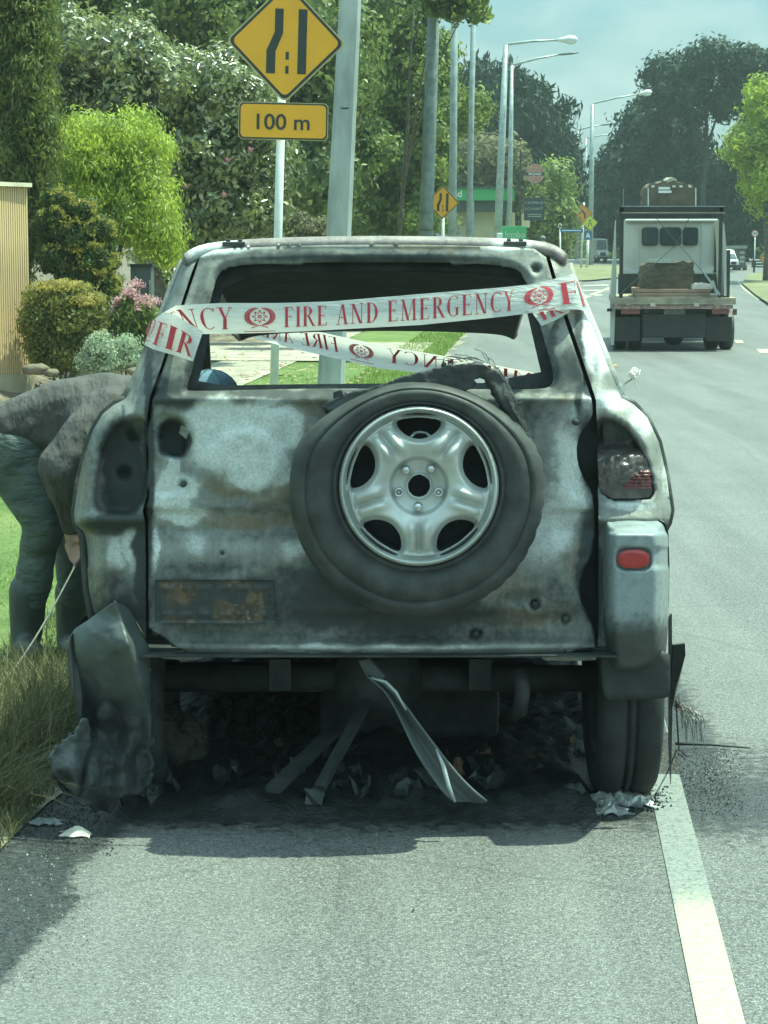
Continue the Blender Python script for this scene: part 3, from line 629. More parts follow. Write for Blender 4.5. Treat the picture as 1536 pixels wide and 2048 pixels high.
# ================================================================== the burnt car
BLOBS = [(760,1230,300,50,1,.8),(620,1190,90,90,1,.8),(640,900,34,110,1,.5),(420,1240,130,40,1,.6),(1075,1120,40,90,1,.35),(1060,820,60,40,1,.5),(1120,1200,60,50,1,.5),(1000,1270,190,22,1,.5),(230,1180,60,50,1,.6),(170,900,20,120,1,.4),(560,1040,60,60,1,.3),(475,870,105,85,0,1.35),(520,930,70,50,0,1.1),(1140,960,34,120,0,.9),(1100,1060,50,70,0,.9), # cx, cy, rx, ry, channel(0 ash,1 soot,2 rust), amount
 (430,850,60,45,0,1.2),(560,850,45,50,0,1.1),(500,925,60,52,0,1.2),(350,985,42,42,0,1.1),(365,1035,70,20,0,.8),(345,930,18,50,0,.9),(415,900,30,40,0,.8),
 (1135,900,45,90,0,.75),(1110,1010,50,60,0,.7),(1085,1090,60,60,0,.75),(1170,820,45,25,0,.6),(232,1100,20,50,0,.8),(262,1105,22,60,0,.7),(195,1120,14,50,0,.5),
 (390,1085,40,24,0,.6),(480,1095,70,22,0,.5),(600,1105,50,40,0,.7),(560,1165,70,12,0,.4),(312,1100,8,50,0,.8),(1120,1260,40,30,0,.3),
 (505,975,95,22,2,1.0),(560,1000,60,16,2,.9),(500,1043,110,14,2,1.0),(600,1040,60,16,2,.8),(600,870,16,60,2,.8),(440,940,22,40,2,.6),(430,808,60,12,2,.7),(620,810,60,24,2,.7),(470,808,90,10,2,.5),(350,1045,40,10,2,.6),
 (160,950,14,70,2,.7),(200,1060,60,10,2,.6),(210,1160,40,40,2,.6),(1130,860,40,40,2,.5),(1060,1185,70,14,2,.7),(1150,1100,30,60,2,.6),(1150,1000,20,40,2,.5),(345,640,20,60,2,.5),(1190,760,20,30,2,.5),(1150,610,12,50,2,.6),(300,800,24,10,2,.4),
 (470,1270,230,32,1,.55),(640,1205,110,60,1,.75),(420,1135,110,16,1,.55),(560,1070,140,12,1,.4),(900,1225,150,40,1,.6),(480,1015,130,8,1,.4),(345,1075,30,40,1,.3),(640,1040,40,40,1,.4),
 (1190,680,34,110,0,.8),(1215,800,60,22,0,1.0),(1290,850,40,40,0,.8),(1330,960,22,60,0,.7),(1250,1010,60,14,0,.8),(1015,492,45,12,0,1.0),(440,498,70,14,0,.9),
 (338,600,26,80,0,.42),(700,1296,420,9,0,.7),(1150,560,26,30,0,.4),(300,720,25,60,0,.25),(160,960,12,110,0,.35),(240,812,60,12,0,.35),
 (740,786,430,11,1,.9),(690,1225,260,45,1,.75),(640,1180,130,60,1,.55),(360,1200,90,55,1,.6),(700,514,340,12,1,.7),(405,640,22,100,1,.55),(300,900,10,330,1,.9),
 (1186,1150,26,140,1,1.0),(1176,900,22,80,1,.9),(245,940,50,110,1,1.2),(232,1045,80,22,1,.9),(345,875,28,38,1,1.3),(285,1150,16,120,1,1.0),(240,1220,60,40,1,.8),
 (1135,745,40,50,1,.75),(1105,640,16,90,1,.55),(470,790,80,16,1,.6),(1160,700,10,170,1,.9),(360,780,60,30,1,.9),(385,700,18,60,1,.9),(1190,740,10,40,1,.5),
 (1030,1235,85,20,2,.95),(740,1262,80,12,2,.6),(1145,797,45,8,2,.8),(440,1038,130,14,2,.55),(860,494,140,10,2,.7),(1165,1120,20,45,2,.7),(560,1275,80,12,2,.35),
 (1125,520,22,26,2,.6),(600,495,90,10,2,.4),(620,870,30,60,2,.35),(520,1010,80,22,2,.35),(175,1050,14,40,2,.4),(360,560,16,60,2,.35),(1110,850,40,22,2,.3),
 (640,830,40,50,1,.35),(560,1010,100,20,1,.45),(900,1290,100,9,0,.3),(1070,1190,80,18,1,.5),
]
def stain(px, py):
    o = np.zeros((len(px), 3))
    wx = px + 34 * (vnoise(px, py, 42, 1) - .5) + 14 * (vnoise(px, py, 13, 2) - .5); wy = py + 30 * (vnoise(px, py, 37, 3) - .5) + 12 * (vnoise(px, py, 11, 4) - .5)
    for cx, cy, rx, ry, c, a in BLOBS:
        k = min(1, min(rx, ry) / 34); ax, ay = px + (wx - px) * k, py + (wy - py) * k
        d = ((ax - cx) / rx) ** 2 + ((ay - cy) / ry) ** 2
        o[:, c] = np.maximum(o[:, c], a * np.exp(-.7 * d ** 1.5))
    o[:, 1] = np.minimum(o[:, 1] * 1.3, 1.3)
    return o
SIL_L = [(405,497),(385,505),(370,520),(357,545),(340,590),(322,640),(300,690),(280,740),(264,775),(250,797),(228,808),(205,828),(186,860),(170,905),(156,965),(148,1025),(150,1048),(163,1068),(167,1120),(172,1180),(183,1240),(196,1305)]
SIL_R = [(1090,492),(1115,503),(1135,528),(1150,570),(1175,630),(1200,690),(1222,745),(1242,795),(1268,808),(1295,835),(1318,885),(1333,950),(1343,1020),(1338,1045),(1330,1060),(1330,1120),(1328,1200),(1320,1300)]
TOP = [(405,497),(440,491),(500,486),(600,482),(700,480),(800,480),(900,481),(1010,485),(1060,488),(1090,492)]
TG = [(404,502),(500,494),(700,489),(900,490),(1010,494),(1088,499),(1105,560),(1126,630),(1150,700),(1172,765),(1184,800),(1186,835),(1158,868),(1152,905),(1160,945),(1188,990),(1190,1095),(1162,1150),(1158,1185),(1165,1215),(1188,1252),(1190,1308),(900,1308),(600,1307),(298,1306),(297,1100),(296,1045),(291,1022),(300,990),(299,900),(300,835),(306,795),(328,735),(352,660),(375,590),(390,545)]
WIN = [(446,538),(470,531),(540,527),(700,524),(900,525),(1000,530),(1035,538),(1050,556),(1062,590),(1078,645),(1096,705),(1108,752),(1104,770),(1090,778),(1000,779),(850,777),(600,777),(380,783),(372,778),(386,735),(404,665),(424,590),(434,552)]
TG_ = smooth_poly(TG, 1); WIN_ = smooth_poly(WIN, 2)
def Yrake(px, py):
    u = (px - 745) / 600
    t = np.clip((797 - py) / 300, 0, 1)
    return 6.43 + .15 * t + .03 * t * t + .05 * np.abs(u) ** 3
LHOLE = smooth_poly([(320,850),(332,838),(352,834),(372,846),(376,880),(372,912),(360,916),(322,914),(316,890)], 2)
RREC = smooth_poly([(1122,850),(1160,838),(1195,846),(1195,1000),(1150,996),(1132,975),(1124,920)], 1)
LREC = smooth_poly([(297,832),(350,826),(385,842),(388,900),(384,985),(350,990),(297,990)], 2)
def Ytail(px, py):
    Y = Yrake(px, py)
    Y = Y - .022 * sstep(-2, 14, sdf(px, py, WIN_) + 22) * sstep(-40, -8, sdf(px, py, WIN_)) * 0 
    dwin = -sdf(px, py, WIN_)
    Y = Y + .018 * (1 - sstep(2, 12, dwin))                                   # flange round the window
    Y = Y - .012 * np.exp(-((py - 800) / 7.) ** 2) * (px > 300)               # belt ridge
    Y = Y + .016 * (sstep(1018, 1027, py) - sstep(1062, 1074, py))            # groove across the tailgate
    Y = Y - .014 * sstep(1074, 1110, py)
    Y = Y - .030 * sstep(1278, 1292, py) + .022 * sstep(1296, 1304, py)       # bottom lip
    Y = Y + .02 * sstep(1215, 1240, py) * (1 - sstep(1270, 1284, py)) * sstep(560, 640, px)
    Y = Y + .013 * sstep(-3, 5, sdf(px, py, LREC)) + .014 * sstep(-3, 5, sdf(px, py, RREC))
    Y = Y + .085 * sstep(-1, 6, sdf(px, py, LHOLE))
    r = np.hypot(px - 490, (py - 925) * 1.1); Y = Y - .012 * np.exp(-((r - 62) / 14) ** 2) - .010 * (1 - sstep(40, 62, r))
    Y = Y + .011 * (vnoise(px, py, 70, 11) - .5) + .006 * (vnoise(px, py, 26, 12) - .5)
    for hx, hy, hr in ((366,969,6),(445,1106,4),(1152,845,4),(1070,1210,9),(1132,1239,7),(952,1268,8),(1072,538,7)):
        d = np.hypot(px - hx, py - hy); Y = Y + .03 * (1 - sstep(hr * .7, hr * 1.3, d)) - .006 * np.exp(-((d - hr * 2.2) / 5) ** 2)
    # crumpled skin
    Y = Y + .006 * np.sin((px * .6 + py) / 17. + 4 * vnoise(px, py, 60, 5)) * sstep(1085, 1130, py) * (1 - sstep(1215, 1250, py)) * sstep(420, 560, px)
    return Y
CAR = empty('burnt_car', (-.03, 8.6, 0), 'burnt out four wheel drive with bare scorched panels, spare wheel and no glass', 'car')
ring = SIL_L[::-1] + SIL_R          # going up the left side, over, and down the right
ring_out = [p for p in SIL_L[::-1]] + TOP[1:-1] + [p for p in SIL_R] + [(1192,1304),(1192,1252),(1200,1000)] 
def quarter(name, sil, edge, label=None):
    out = sil + edge
    recess = smooth_poly([(300,836),(262,836),(232,846),(208,876),(194,925),(186,985),(188,1030),(300,1034)], 2) if sil is SIL_L else \
        smooth_poly([(1186,832),(1222,834),(1258,856),(1286,898),(1302,950),(1309,985),(1302,1000),(1186,1001)], 2)
    def Yq(px, py):
        d = pdist(px, py, sil, closed=False)
        Y = Yrake(px, py) - .012 + .11 * (1 - np.clip(d / 42, 0, 1)) ** 2
        lo = sstep(1040, 1062, py)
        Y = Y - .02 * np.exp(-((py - 1040) / 12.) ** 2) + .03 * lo
        Y = Y + (.10 if sil is SIL_L else .15) * sstep(-2, 9, sdf(px, py, recess))
        Y = Y + .008 * (vnoise(px, py, 40, 21) - .5)
        if sil is SIL_L:
            Y = Y + .05 * (1 - sstep(9, 14, np.hypot(px - 248, py - 945))) + .03 * (1 - sstep(9, 14, np.hypot(px - 268, py - 868)))
            Y = Y - .02 * np.exp(-((px - 222) / 6.) ** 2) * sstep(1070, 1090, py) * 1.0
            Y = Y + .03 * sstep(1180, 1300, py)
            Y = Y + .02 * (1 - sstep(6, 12, np.hypot(px - 178, (py - 1100) * .25)))
        # pillar flutes
        Y = Y + .012 * np.sin((px + (py - 500) * (.36 if sil is SIL_L else -.36)) / 9.) * (1 - sstep(700, 780, py))
        return Y
    return panel(name, out, [], Yq, 8, BURNT, CAR, .0, True, stain)
quarter('rear_pillar', SIL_L, [(292,1306),(291,1100),(290,1045),(285,1022),(294,990),(293,900),(294,835),(300,793),(322,733),(346,658),(369,588),(384,543),(400,503)])
quarter('rear_pillar', SIL_R, [(1195,1304),(1197,1252),(1197,1000),(1196,990),(1194,850),(1192,800),(1180,763),(1158,698),(1134,628),(1113,558),(1096,503)])
tailgate = panel('tailgate', TG_, [WIN_], Ytail, 6.5, BURNT, CAR, .018, True, stain)
# side shells, roof, pillars and floor (hidden mostly by the rear)
def silpt(p, dy=0):
    Y = float(Yrake(np.array([p[0]]), np.array([p[1]]))[0]) + .098 + dy
    return P(p[0], p[1], Y)
def loft(name, pts, stations, mat, parent=CAR, st=None, smooth=True, thick=.0):
    vs_ = []; fs = []; n = len(pts); sta = []
    for k, fn in enumerate(stations):
        for p in pts:
            vs_.append(tuple(fn(silpt(p)))); sta.append(p)
    for k in range(len(stations) - 1):
        for i in range(n - 1): fs.append((k * n + i, k * n + i + 1, (k + 1) * n + i + 1, (k + 1) * n + i))
    sta = np.array(sta, float)
    o = mesh_obj(name, vs_, fs, mat, parent, smooth, attrs={'stain': ('POINT', stain(sta[:, 0], sta[:, 1]))})
    if thick:
        m = o.modifiers.new('thickness', 'SOLIDIFY'); m.thickness = thick; m.offset = 0
    return o
lower = lambda S: [p for p in S if p[1] > 780]
def yst(y): return lambda v: Vector((v.x, y, v.z))
for S in (SIL_L, SIL_R):
    # rear wing behind the door opening
    loft('side_panel', lower(S), [lambda v: v, lambda v: Vector((v.x * 1.0, v.y + .25, v.z)), lambda v: Vector((v.x, 7.75, v.z - .02))], BURNT_DK, thick=.02)
    loft('front_wing', lower(S), [lambda v: Vector((v.x, 9.45, v.z - .18)), lambda v: Vector((v.x * .99, 10.3, v.z - .24)), lambda v: Vector((v.x * .93, 10.75, v.z - .32))], BURNT_DK, thick=.02)
    up = [p for p in S if 515 < p[1] < 800]
    loft('side_pillar', up, [lambda v: v, lambda v: Vector((v.x * .995, v.y + .28, v.z - .02))], BURNT, thick=.03)
# right hand doors stay shut (seen edge on), the left one is gone
loft('door_panel', lower(SIL_R), [lambda v: Vector((v.x, 7.78, v.z - .03)), lambda v: Vector((v.x, 9.42, v.z - .16))], BURNT_DK, thick=.02)
rp = [(373,514),(386,505),(405,497)] + TOP[1:-1] + [(1090,492),(1112,500),(1126,513)]
rp = smooth_poly(rp, 1, closed=False)
cx0 = P(750, 490, 6.65)
def rst(y, dz, sx=1.0): return lambda v: Vector((cx0.x + (v.x - cx0.x) * sx, y if y else v.y, v.z + dz))
def rlip(dy, dz): return lambda v: Vector((v.x, v.y + dy, v.z + dz))
loft('roof', rp, [rlip(-.045, -.030), rlip(-.07, -.014), rlip(-.055, -.002), rlip(0, 0), rst(7.3, -.03), rst(7.9, -.085), rst(8.5, -.19), rst(9.05, -.325), rst(9.08, -.345)], burnt_mat('roof_metal', (.30, .27, .26), (.17, .145, .145), rust=(.16, .12, .11), grain=1.2), thick=.025)
loft('headliner', rp[2:-2], [rlip(-.02, -.045), rlip(0, -.05), rst(7.3, -.08), rst(7.9, -.13), rst(8.5, -.24), rst(9.03, -.365)], SOOT)
m = MB()
for sx, wx in ((-1, -.81), (1, .765)):
    for (y0, z0, y1, z1, x1) in ((7.75, 1.28, 7.85, 1.70, .60), (9.75, 1.02, 9.05, 1.44, .74)):
        b = MB(); b.bar((wx, y0, z0), (sx * x1 - .03, y1, z1), .07, .05); b.build('side_pillar', SOOT, CAR)
for x0, x1 in ((-.86, -.76), (.76, .85)): MB().box((x0, 7.32, .27), (x1, 9.35, .60)).build('side_sill', SOOT, CAR, bevel=.02)
# ceiling lining remains, floor pan, bonnet, dash, seat frames
m = MB().box((-.80, 6.445, .548), (.76, 10.6, .556)); m.build('floor_pan', SOOT, CAR)
b = MB(); b.add([(-.80, 9.75, .98), (.76, 9.75, .98), (.72, 10.75, .84), (-.76, 10.75, .84), (-.74, 10.95, .6), (.70, 10.95, .6)], [(0, 1, 2, 3), (3, 2, 5, 4)]); b.build('bonnet', BURNT_DK, CAR)
MB().box((-.76, 9.2, .70), (.72, 9.72, .99)).build('dashboard', SOOT, CAR)
for sx in (-.42, .40):
    b = MB()
    for dx in (-.2, .2):
        b.tube([(sx + dx, 8.0, .60), (sx + dx, 8.45, .64), (sx + dx * .95, 8.38, .85), (sx + dx * .8, 8.28, 1.08)], .014, 6)
    b.tube([(sx - .16, 8.28, 1.08), (sx + .16, 8.28, 1.08)], .014, 6); b.tube([(sx - .2, 8.0, .60), (sx + .2, 8.0, .60)], .014, 6)
    b.build('seat_frame', WIRE, CAR)
# roof rail feet
for x0 in (468, 1030):
    b = MB(); a = P(x0, 490 if x0 < 700 else 489, 6.64)
    b.box((a.x - .035, a.y - .02, a.z - .004), (a.x + .035, a.y + .12, a.z + .010)); b.box((a.x - .025, a.y, a.z + .008), (a.x - .012, a.y + .03, a.z + .018)); b.box((a.x + .012, a.y, a.z + .008), (a.x + .025, a.y + .03, a.z + .018))
    b.build('roof_rail_foot', CHAR, CAR, bevel=.003)
# black gap behind the tailgate edges
def Yback(px, py): return Yrake(px, py) + .13
panel('inner_frame', [(286,1304),(284,1000),(290,820),(318,720),(360,590),(392,500),(700,484),(1096,494),(1140,600),(1190,740),(1206,820),(1206,1304)], [smooth_poly([(455,548),(700,540),(1020,545),(1045,580),(1068,680),(1088,765),(600,768),(392,772),(405,730),(420,660)], 1)], Yback, 26, SOOT, CAR, .01, False)
# number plate, sooty and unreadable
NPM = burnt_mat('plate_metal', (.11, .085, .065), (.035, .034, .03), ash=(.34, .33, .28), rust=(.15, .095, .06), grain=3.0, rough=.4, metal=.3)
def npst(px, py):
    r = rng.random((len(px), 3)); a = vnoise(px, py, 9, 31); b = vnoise(px, py, 5, 32)
    return np.stack([.75 * sstep(.62, .85, b) * sstep(420, 480, px), .95 * sstep(.35, .6, vnoise(px, py, 34, 34)), .8 * sstep(.5, .75, a)], 1)
def Ynp(px, py):
    e = np.minimum(np.minimum(px - 309, 551 - px), np.minimum(py - 1159, 1246 - py))
    Y = 6.395 - .006 * (1 - sstep(1, 4, e))
    for k, cx in enumerate((335, 372, 409, 449, 486, 523)):     # the swollen edges of six stamped characters
        d = np.abs(np.maximum(np.abs(px - cx) / 12, np.abs(py - 1203) / 26) - 1) * 14
        Y = Y - .0045 * np.exp(-(d / 3) ** 2)
    return Y + .003 * vnoise(px, py, 12, 35)
NP = panel('number_plate', [(309,1160),(430,1159),(551,1160),(550,1246),(430,1247),(310,1245)], [], Ynp, 3.2, NPM, tailgate, .0, True, npst)
# flap of metal folded out of the left lamp opening, latch and bolts
MB().prism([P(362,852,6.42), P(378,862,6.42), P(372,878,6.43), P(358,866,6.44)], (0, .01, 0)).build('bent_tab', BURNT, tailgate)
for x, y in ((366, 969), (1070, 1210), (1132, 1239), (952, 1268), (1152, 845)):
    b = MB(); c = P(x, y, 6.41); b.lathe(c, 'y', [(0, 0), (.008, 0), (.010, .006), (.010, .03)], 10); b.build('bolt', SOOT, tailgate, smooth=True)
MB().box((-.80, 6.372, .540), (.70, 6.52, .546)).build('sun_gap_blocker', SOOT, CAR)  # thin plate added to block sun leaking through below the tailgate
# lower jamb steps
b = MB()
b.prism([P(312,1309,6.45), P(412,1309,6.45), P(404,1318,6.46), P(370,1321,6.46), P(325,1317,6.45)], (0, .12, 0)); b.build('jamb_step', BURNT, CAR)
b = MB()
b.prism([P(1072,1309,6.45), P(1192,1308,6.45), P(1192,1320,6.45), P(1150,1322,6.45), P(1092,1321,6.46)], (0, .12, 0)); b.build('jamb_step', BURNT, CAR)
# tail lamp, right: melted lens with a red corner
LM, nt_, b_, _ = base_mat('melted_lens'); v_ = coords(nt_); n_ = noise(nt_, v_, 26, 5, .6)
L(nt_, ramp(nt_, n_, [(.35, (.05, .055, .052)), (.6, (.12, .10, .095)), (.8, (.22, .19, .18))]), b_.inputs['Base Color']); b_.inputs['Roughness'].default_value = .22; bump(nt_, b_, noise(nt_, v_, 30, 3), .5, .012)
LENS = smooth_poly([(1194,886),(1215,893),(1240,884),(1272,878),(1290,905),(1300,945),(1306,985),(1299,997),(1200,997),(1196,940)], 1)
def Ylens(px, py):
    Y = 6.45 + .03 * ((px - 1240) / 60) ** 2 - .012 * sstep(-60, 0, -np.abs(py - 940)) 
    top = 1 - sstep(885, 925, py)
    Y = Y + .09 * top ** 2 + .02 * (vnoise(px, py, 13, 41) - .5) * (1 - sstep(925, 960, py)) + .008 * (vnoise(px, py, 6, 42) - .5) * (1 - sstep(960, 990, py))
    return Y
LP = panel('tail_light', LENS, [], Ylens, 3.2, LM, CAR, .0, True)
def Yred(px, py): return Ylens(px, py) - .004 - .003 * np.sin(py * 2 * math.pi / 6.5)
panel('red_lens', [(1300,940),(1303,960),(1304,978),(1250,978),(1246,972),(1272,950),(1284,940)], [], Yred, 1.8, pm('scorched_red_lens', (.15, .045, .045), .4, 20, .3), LP, .0, True)
# strip under the lamp with the joint
# right bumper corner, still painted, darker towards the bottom
BC = smooth_poly([(1201,1046),(1214,1036),(1262,1033),(1318,1038),(1330,1046),(1337,1066),(1339,1130),(1338,1200),(1336,1265),(1330,1318),(1316,1346),(1268,1358),(1228,1356),(1210,1344),(1203,1300)], 2)
def Ybump(px, py):
    d = sdf(px, py, BC); Y = 6.30 + .16 * (1 - np.clip(d / 34, 0, 1)) ** 2.2
    Y = Y + .05 * sstep(1218, 1208, px) * 1.0
    Y = Y + .035 * (1 - sstep(1062, 1070, py)) * sstep(1212, 1224, px)             # step under the wing
    Y = Y + .018 * sstep(1302, 1312, px) * sstep(1092, 1100, py) * (1 - sstep(1128, 1142, py))
    Y = Y + .10 * sstep(1230, 1330, py) ** 2
    q = np.maximum(np.abs(px - 1268) / 37, np.abs(py - 1118) / 24); Y = Y + .022 * (1 - sstep(.85, 1.02, (np.abs((px - 1268) / 37) ** 4 + np.abs((py - 1118) / 24) ** 4) ** .25))
    return Y + .004 * (vnoise(px, py, 50, 44) - .5)
BMP = burnt_mat('bumper_paint', (.25, .29, .305), (.225, .26, .272), soot=(.05, .06, .06), grain=.18, rough=.40, metal=.1)
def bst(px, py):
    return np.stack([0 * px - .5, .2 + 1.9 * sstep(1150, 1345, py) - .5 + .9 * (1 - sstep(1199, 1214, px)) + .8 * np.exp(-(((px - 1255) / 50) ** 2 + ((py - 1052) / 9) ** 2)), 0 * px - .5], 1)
bc = panel('bumper_corner', BC, [], Ybump, 4.5, BMP, CAR, .0, True, bst)
def side_of(pts, y0, y1, name, mat, parent=CAR):
    vs_ = [tuple(P(x, y, y0)) for x, y in pts] + [tuple(P(x, y, y0) * 1 + Vector((0, y1 - y0, 0))) for x, y in pts]; n = len(pts)
    return mesh_obj(name, vs_, [(i, i + 1, n + i + 1, n + i) for i in range(n - 1)], mat, parent, True, attrs={'stain': ('POINT', np.tile([-.5, .2, -.5], (2 * n, 1)))})
side_of([(1320,1040),(1330,1046),(1337,1066),(1339,1130),(1338,1200),(1334,1255),(1324,1296)], 6.455, 6.9, 'bumper_side', BMP)
RF = smooth_poly([(1235,1099),(1300,1099),(1300,1137),(1235,1137)], 3)
def Yrf(px, py): return 6.305 - .008 * sstep(0, 7, sdf(px, py, RF)) - .0012 * np.sin(px * 1.6)
panel('reflector', RF, [], Yrf, 2.4, REDLENS, bc, .0, True)
# left wing lower skirt and the melted cover hanging below it
MCA = [(232,1203),(205,1219),(176,1240),(150,1257),(138,1276),(142,1296),(150,1330),(158,1380),(165,1440),(172,1500),(196,1540),(236,1552),(280,1530),(300,1480),(303,1400),(301,1300),(284,1262),(262,1222),(246,1208)]
def Ymc(px, py):
    xr = 232 + (py - 1203) * .30; xl = 148 + (py - 1257) * .1
    Y = 6.36 + .30 * np.maximum(0, (px - xr) / 100) + .05 * np.maximum(0, (xr - px) / 100) + .5 * np.maximum(0, (xl - px) / 100)
    Y = Y - .035 * sstep(1225, 1290, py) + .14 * sstep(1290, 1500, py) + .018 * vnoise(px, py, 34, 51) + .006 * vnoise(px, py, 11, 53) + .02 * np.abs(np.sin(px / 21. + py / 90.)) * sstep(1330, 1420, py)
    return Y
panel('melted_bumper_cover', MCA, [], Ymc, 5, pm('melted_cover', (.07, .083, .083), .45, 4, .42, bmp=.3, bscale=16, bdist=.01), CAR, .012, True)
MCB = [(150,1330),(215,1340),(300,1325),(306,1400),(304,1480),(298,1560),(270,1590),(236,1598),(214,1624),(190,1622),(150,1600),(104,1552),(94,1520),(128,1480),(160,1462),(170,1400)]
MCB = [(x + random.uniform(-5, 5), y + random.uniform(-5, 5)) if y > 1345 else (x, y) for x, y in resample(MCB, 11)]
def Yb(px, py): return 6.47 + .10 * (vnoise(px, py, 46, 54) - .5) + .04 * np.abs(vnoise(px, py, 17, 55) - .5) + .025 * np.sin(px / 11. + py / 60.) - .08 * sstep(1450, 1600, py)
panel('charred_liner', MCB, [], Yb, 6, pm('charred_liner', (.034, .04, .04), .5, 7, .7, bmp=.8, bscale=22, bdist=.02), CAR, .01, True)
MCC = [(172,1432),(150,1468),(126,1482),(96,1516),(106,1548),(150,1592),(172,1600),(168,1560),(180,1500),(184,1460)]
MCC = [(x + random.uniform(-3, 3), y + random.uniform(-3, 3)) for x, y in resample(MCC, 9)]
def Yc(px, py): return 6.36 + .06 * (vnoise(px, py, 32, 56) - .5) + .02 * np.abs(vnoise(px, py, 11, 57) - .5) + .10 * np.maximum(0, (px - 150) / 40.)
panel('torn_flap', MCC, [], Yc, 5, pm('torn_flap', (.085, .098, .098), .6, 7, .5, bmp=.5, bscale=22, bdist=.01), CAR, .008, True)
b = MB()
b.prism([P(140,1275,6.40), P(150,1258,6.42), P(152,1300,6.42), P(164,1395,6.42), P(160,1470,6.42), P(150,1400,6.40), P(134,1330,6.40)], (0, .5, 0)); b.build('wing_liner', CHAR, CAR)
# under the back: crossmember, axle, exhaust, diff, tow point, fuel tank, struts
m = MB().pbox(300, 1334, 1075, 1372, 6.95, 7.05); m.build('crossmember', SOOT, CAR, bevel=.012)
m = MB().tube([(-.80, 6.95, .36), (.74, 6.95, .36)], .045, 12); m.ball((-.02, 6.93, .36), (.15, .15, .14), 14, 9); m.build('rear_axle', SOOT, CAR, smooth=True)
m = MB().pbox(640, 1378, 1000, 1480, 7.3, 8.4); m.build('fuel_tank', SOOT, CAR, bevel=.03)
m = MB().tube([P(1040,1340,6.55), P(1046,1380,6.52), P(1040,1420,6.6), P(1010,1440,7.2)], .024, 10); m.build('exhaust_pipe', SOOT, CAR, smooth=True)
for a, c, wd in (((690,1440,6.9), (545,1580,6.5), .05), ((735,1400,6.8), (640,1575,6.55), .035)):
    MB().bar(P(*a), P(*c), wd, .02).build('fallen_strut', SOOT, CAR)
for x0 in (560, 960):
    MB().bar(P(x0, 1350, 6.8), P(x0 + (-40 if x0 < 700 else 30), 1350, 9.8), .07, .1).build('chassis_rail', SOOT, CAR)
b = MB(); b.prism([P(716,1322,6.50), P(738,1316,6.5), P(772,1352,6.47), P(762,1362,6.47), P(735,1358,6.5)], (0, .03, 0)); b.build('bracket', MELT, CAR, bevel=.004)
b = MB(); b.prism([P(1036,1408,6.6), P(1040,1408,6.6), P(1036,1432,6.6), P(1032,1432,6.6)], (0, .01, 0)); b.prism([P(1046,1408,6.6), P(1050,1408,6.6), P(1046,1432,6.6), P(1042,1432,6.6)], (0, .01, 0)); b.build('shackle', BURNT_DK, CAR)
# curling strip of bumper trim that hangs to the ground
cen = [(738,1352,6.44,9),(770,1372,6.42,10),(796,1405,6.40,14),(822,1450,6.38,20),(852,1500,6.36,28),(888,1550,6.36,36),(925,1592,6.36,44),(945,1604,6.36,46)]
vs_, fs = [], []
for i, (x, y, Y, wd) in enumerate(cen):
    for k in range(5):
        t = k / 4 - .5; vs_.append(tuple(P(x + t * wd * 1.6, y - t * wd * .5 * (1 if i < 5 else .1), Y + .03 * math.cos(t * 5) + (.02 if k == 0 else 0))))
for i in range(len(cen) - 1):
    for k in range(4): fs.append((i * 5 + k, i * 5 + k + 1, i * 5 + k + 6, i * 5 + k + 5))
o = mesh_obj('hanging_trim', vs_, fs, MELT, CAR, True); md = o.modifiers.new('s', 'SUBSURF'); md.levels = md.render_levels = 2; md = o.modifiers.new('t', 'SOLIDIFY'); md.thickness = .006
MB().tube([P(742,1356,6.40), P(772,1364,6.38), P(792,1384,6.37), P(812,1420,6.35)], [.004, .005, .005, .003], 6).build('trim_edge', PAINT, CAR, smooth=True)
MB().tube([P(872,1498,6.32), P(886,1530,6.30), P(897,1572,6.28), P(910,1604,6.28)], [.003, .007, .007, .004], 6).build('trim_edge', PAINT, CAR, smooth=True)

MB().box((-.62, 8.9, .22), (.50, 10.2, .5)).build('engine_block', SOOT, CAR, bevel=.04)
MB().box((-.25, 7.6, .30), (.15, 8.8, .5)).build('gearbox', SOOT, CAR, bevel=.05)
# road wheels
def tyre_prof(ro, ri, wd):
    h = wd / 2
    return [(ri, -h * .72), (ri + .02, -h * .9), ((ro + ri) / 2, -h * 1.02), (ro - .03, -h * .95), (ro - .008, -h * .82), (ro, -h * .6), (ro, -h * .2), (ro - .012, -h * .17), (ro - .012, -h * .10), (ro, -h * .07), (ro, h * .07), (ro - .012, h * .10), (ro - .012, h * .17), (ro, h * .2), (ro, h * .6), (ro - .008, h * .82), (ro - .03, h * .95), ((ro + ri) / 2, h * 1.02), (ri + .02, h * .9), (ri, h * .72)]
def road_wheel(c, ro, flat=0.0, axis='x', mat=RUBBER):
    e = bpy.data.objects.new('wheel', None); COL.objects.link(e); e.parent = CAR; e.location = Vector(c) - CAR.location; e.empty_display_size = .1
    b = MB(); b.lathe((0, 0, 0), 'x', tyre_prof(ro, .21, .205), 64)
    if flat: b.v = [(x * (1 + flat * 2 * max(0, -z - .2)), y, max(z, -ro + flat)) for x, y, z in b.v]
    b.build('tyre', mat, e, smooth=True, world=False)
    b = MB(); b.lathe((0, 0, 0), 'x', [(.21, -.09), (.20, -.085), (.185, -.04), (.08, -.03), (0, -.03)], 40); b.lathe((0, 0, 0), 'x', [(.21, .09), (.20, .085), (.185, .04), (.08, .05), (0, .05)], 40)
    b.build('rim', BURNT_DK, e, smooth=True, world=False)
road_wheel((.772, 6.87, .345), .345, mat=pm('sooty_tyre', (.022, .026, .026), .4, 10, .8))
road_wheel((-.80, 6.95, .30), .32, .03, mat=SOOT)
road_wheel((.70, 9.75, .26), .26, mat=SOOT); road_wheel((-.76, 9.75, .26), .26, mat=SOOT)
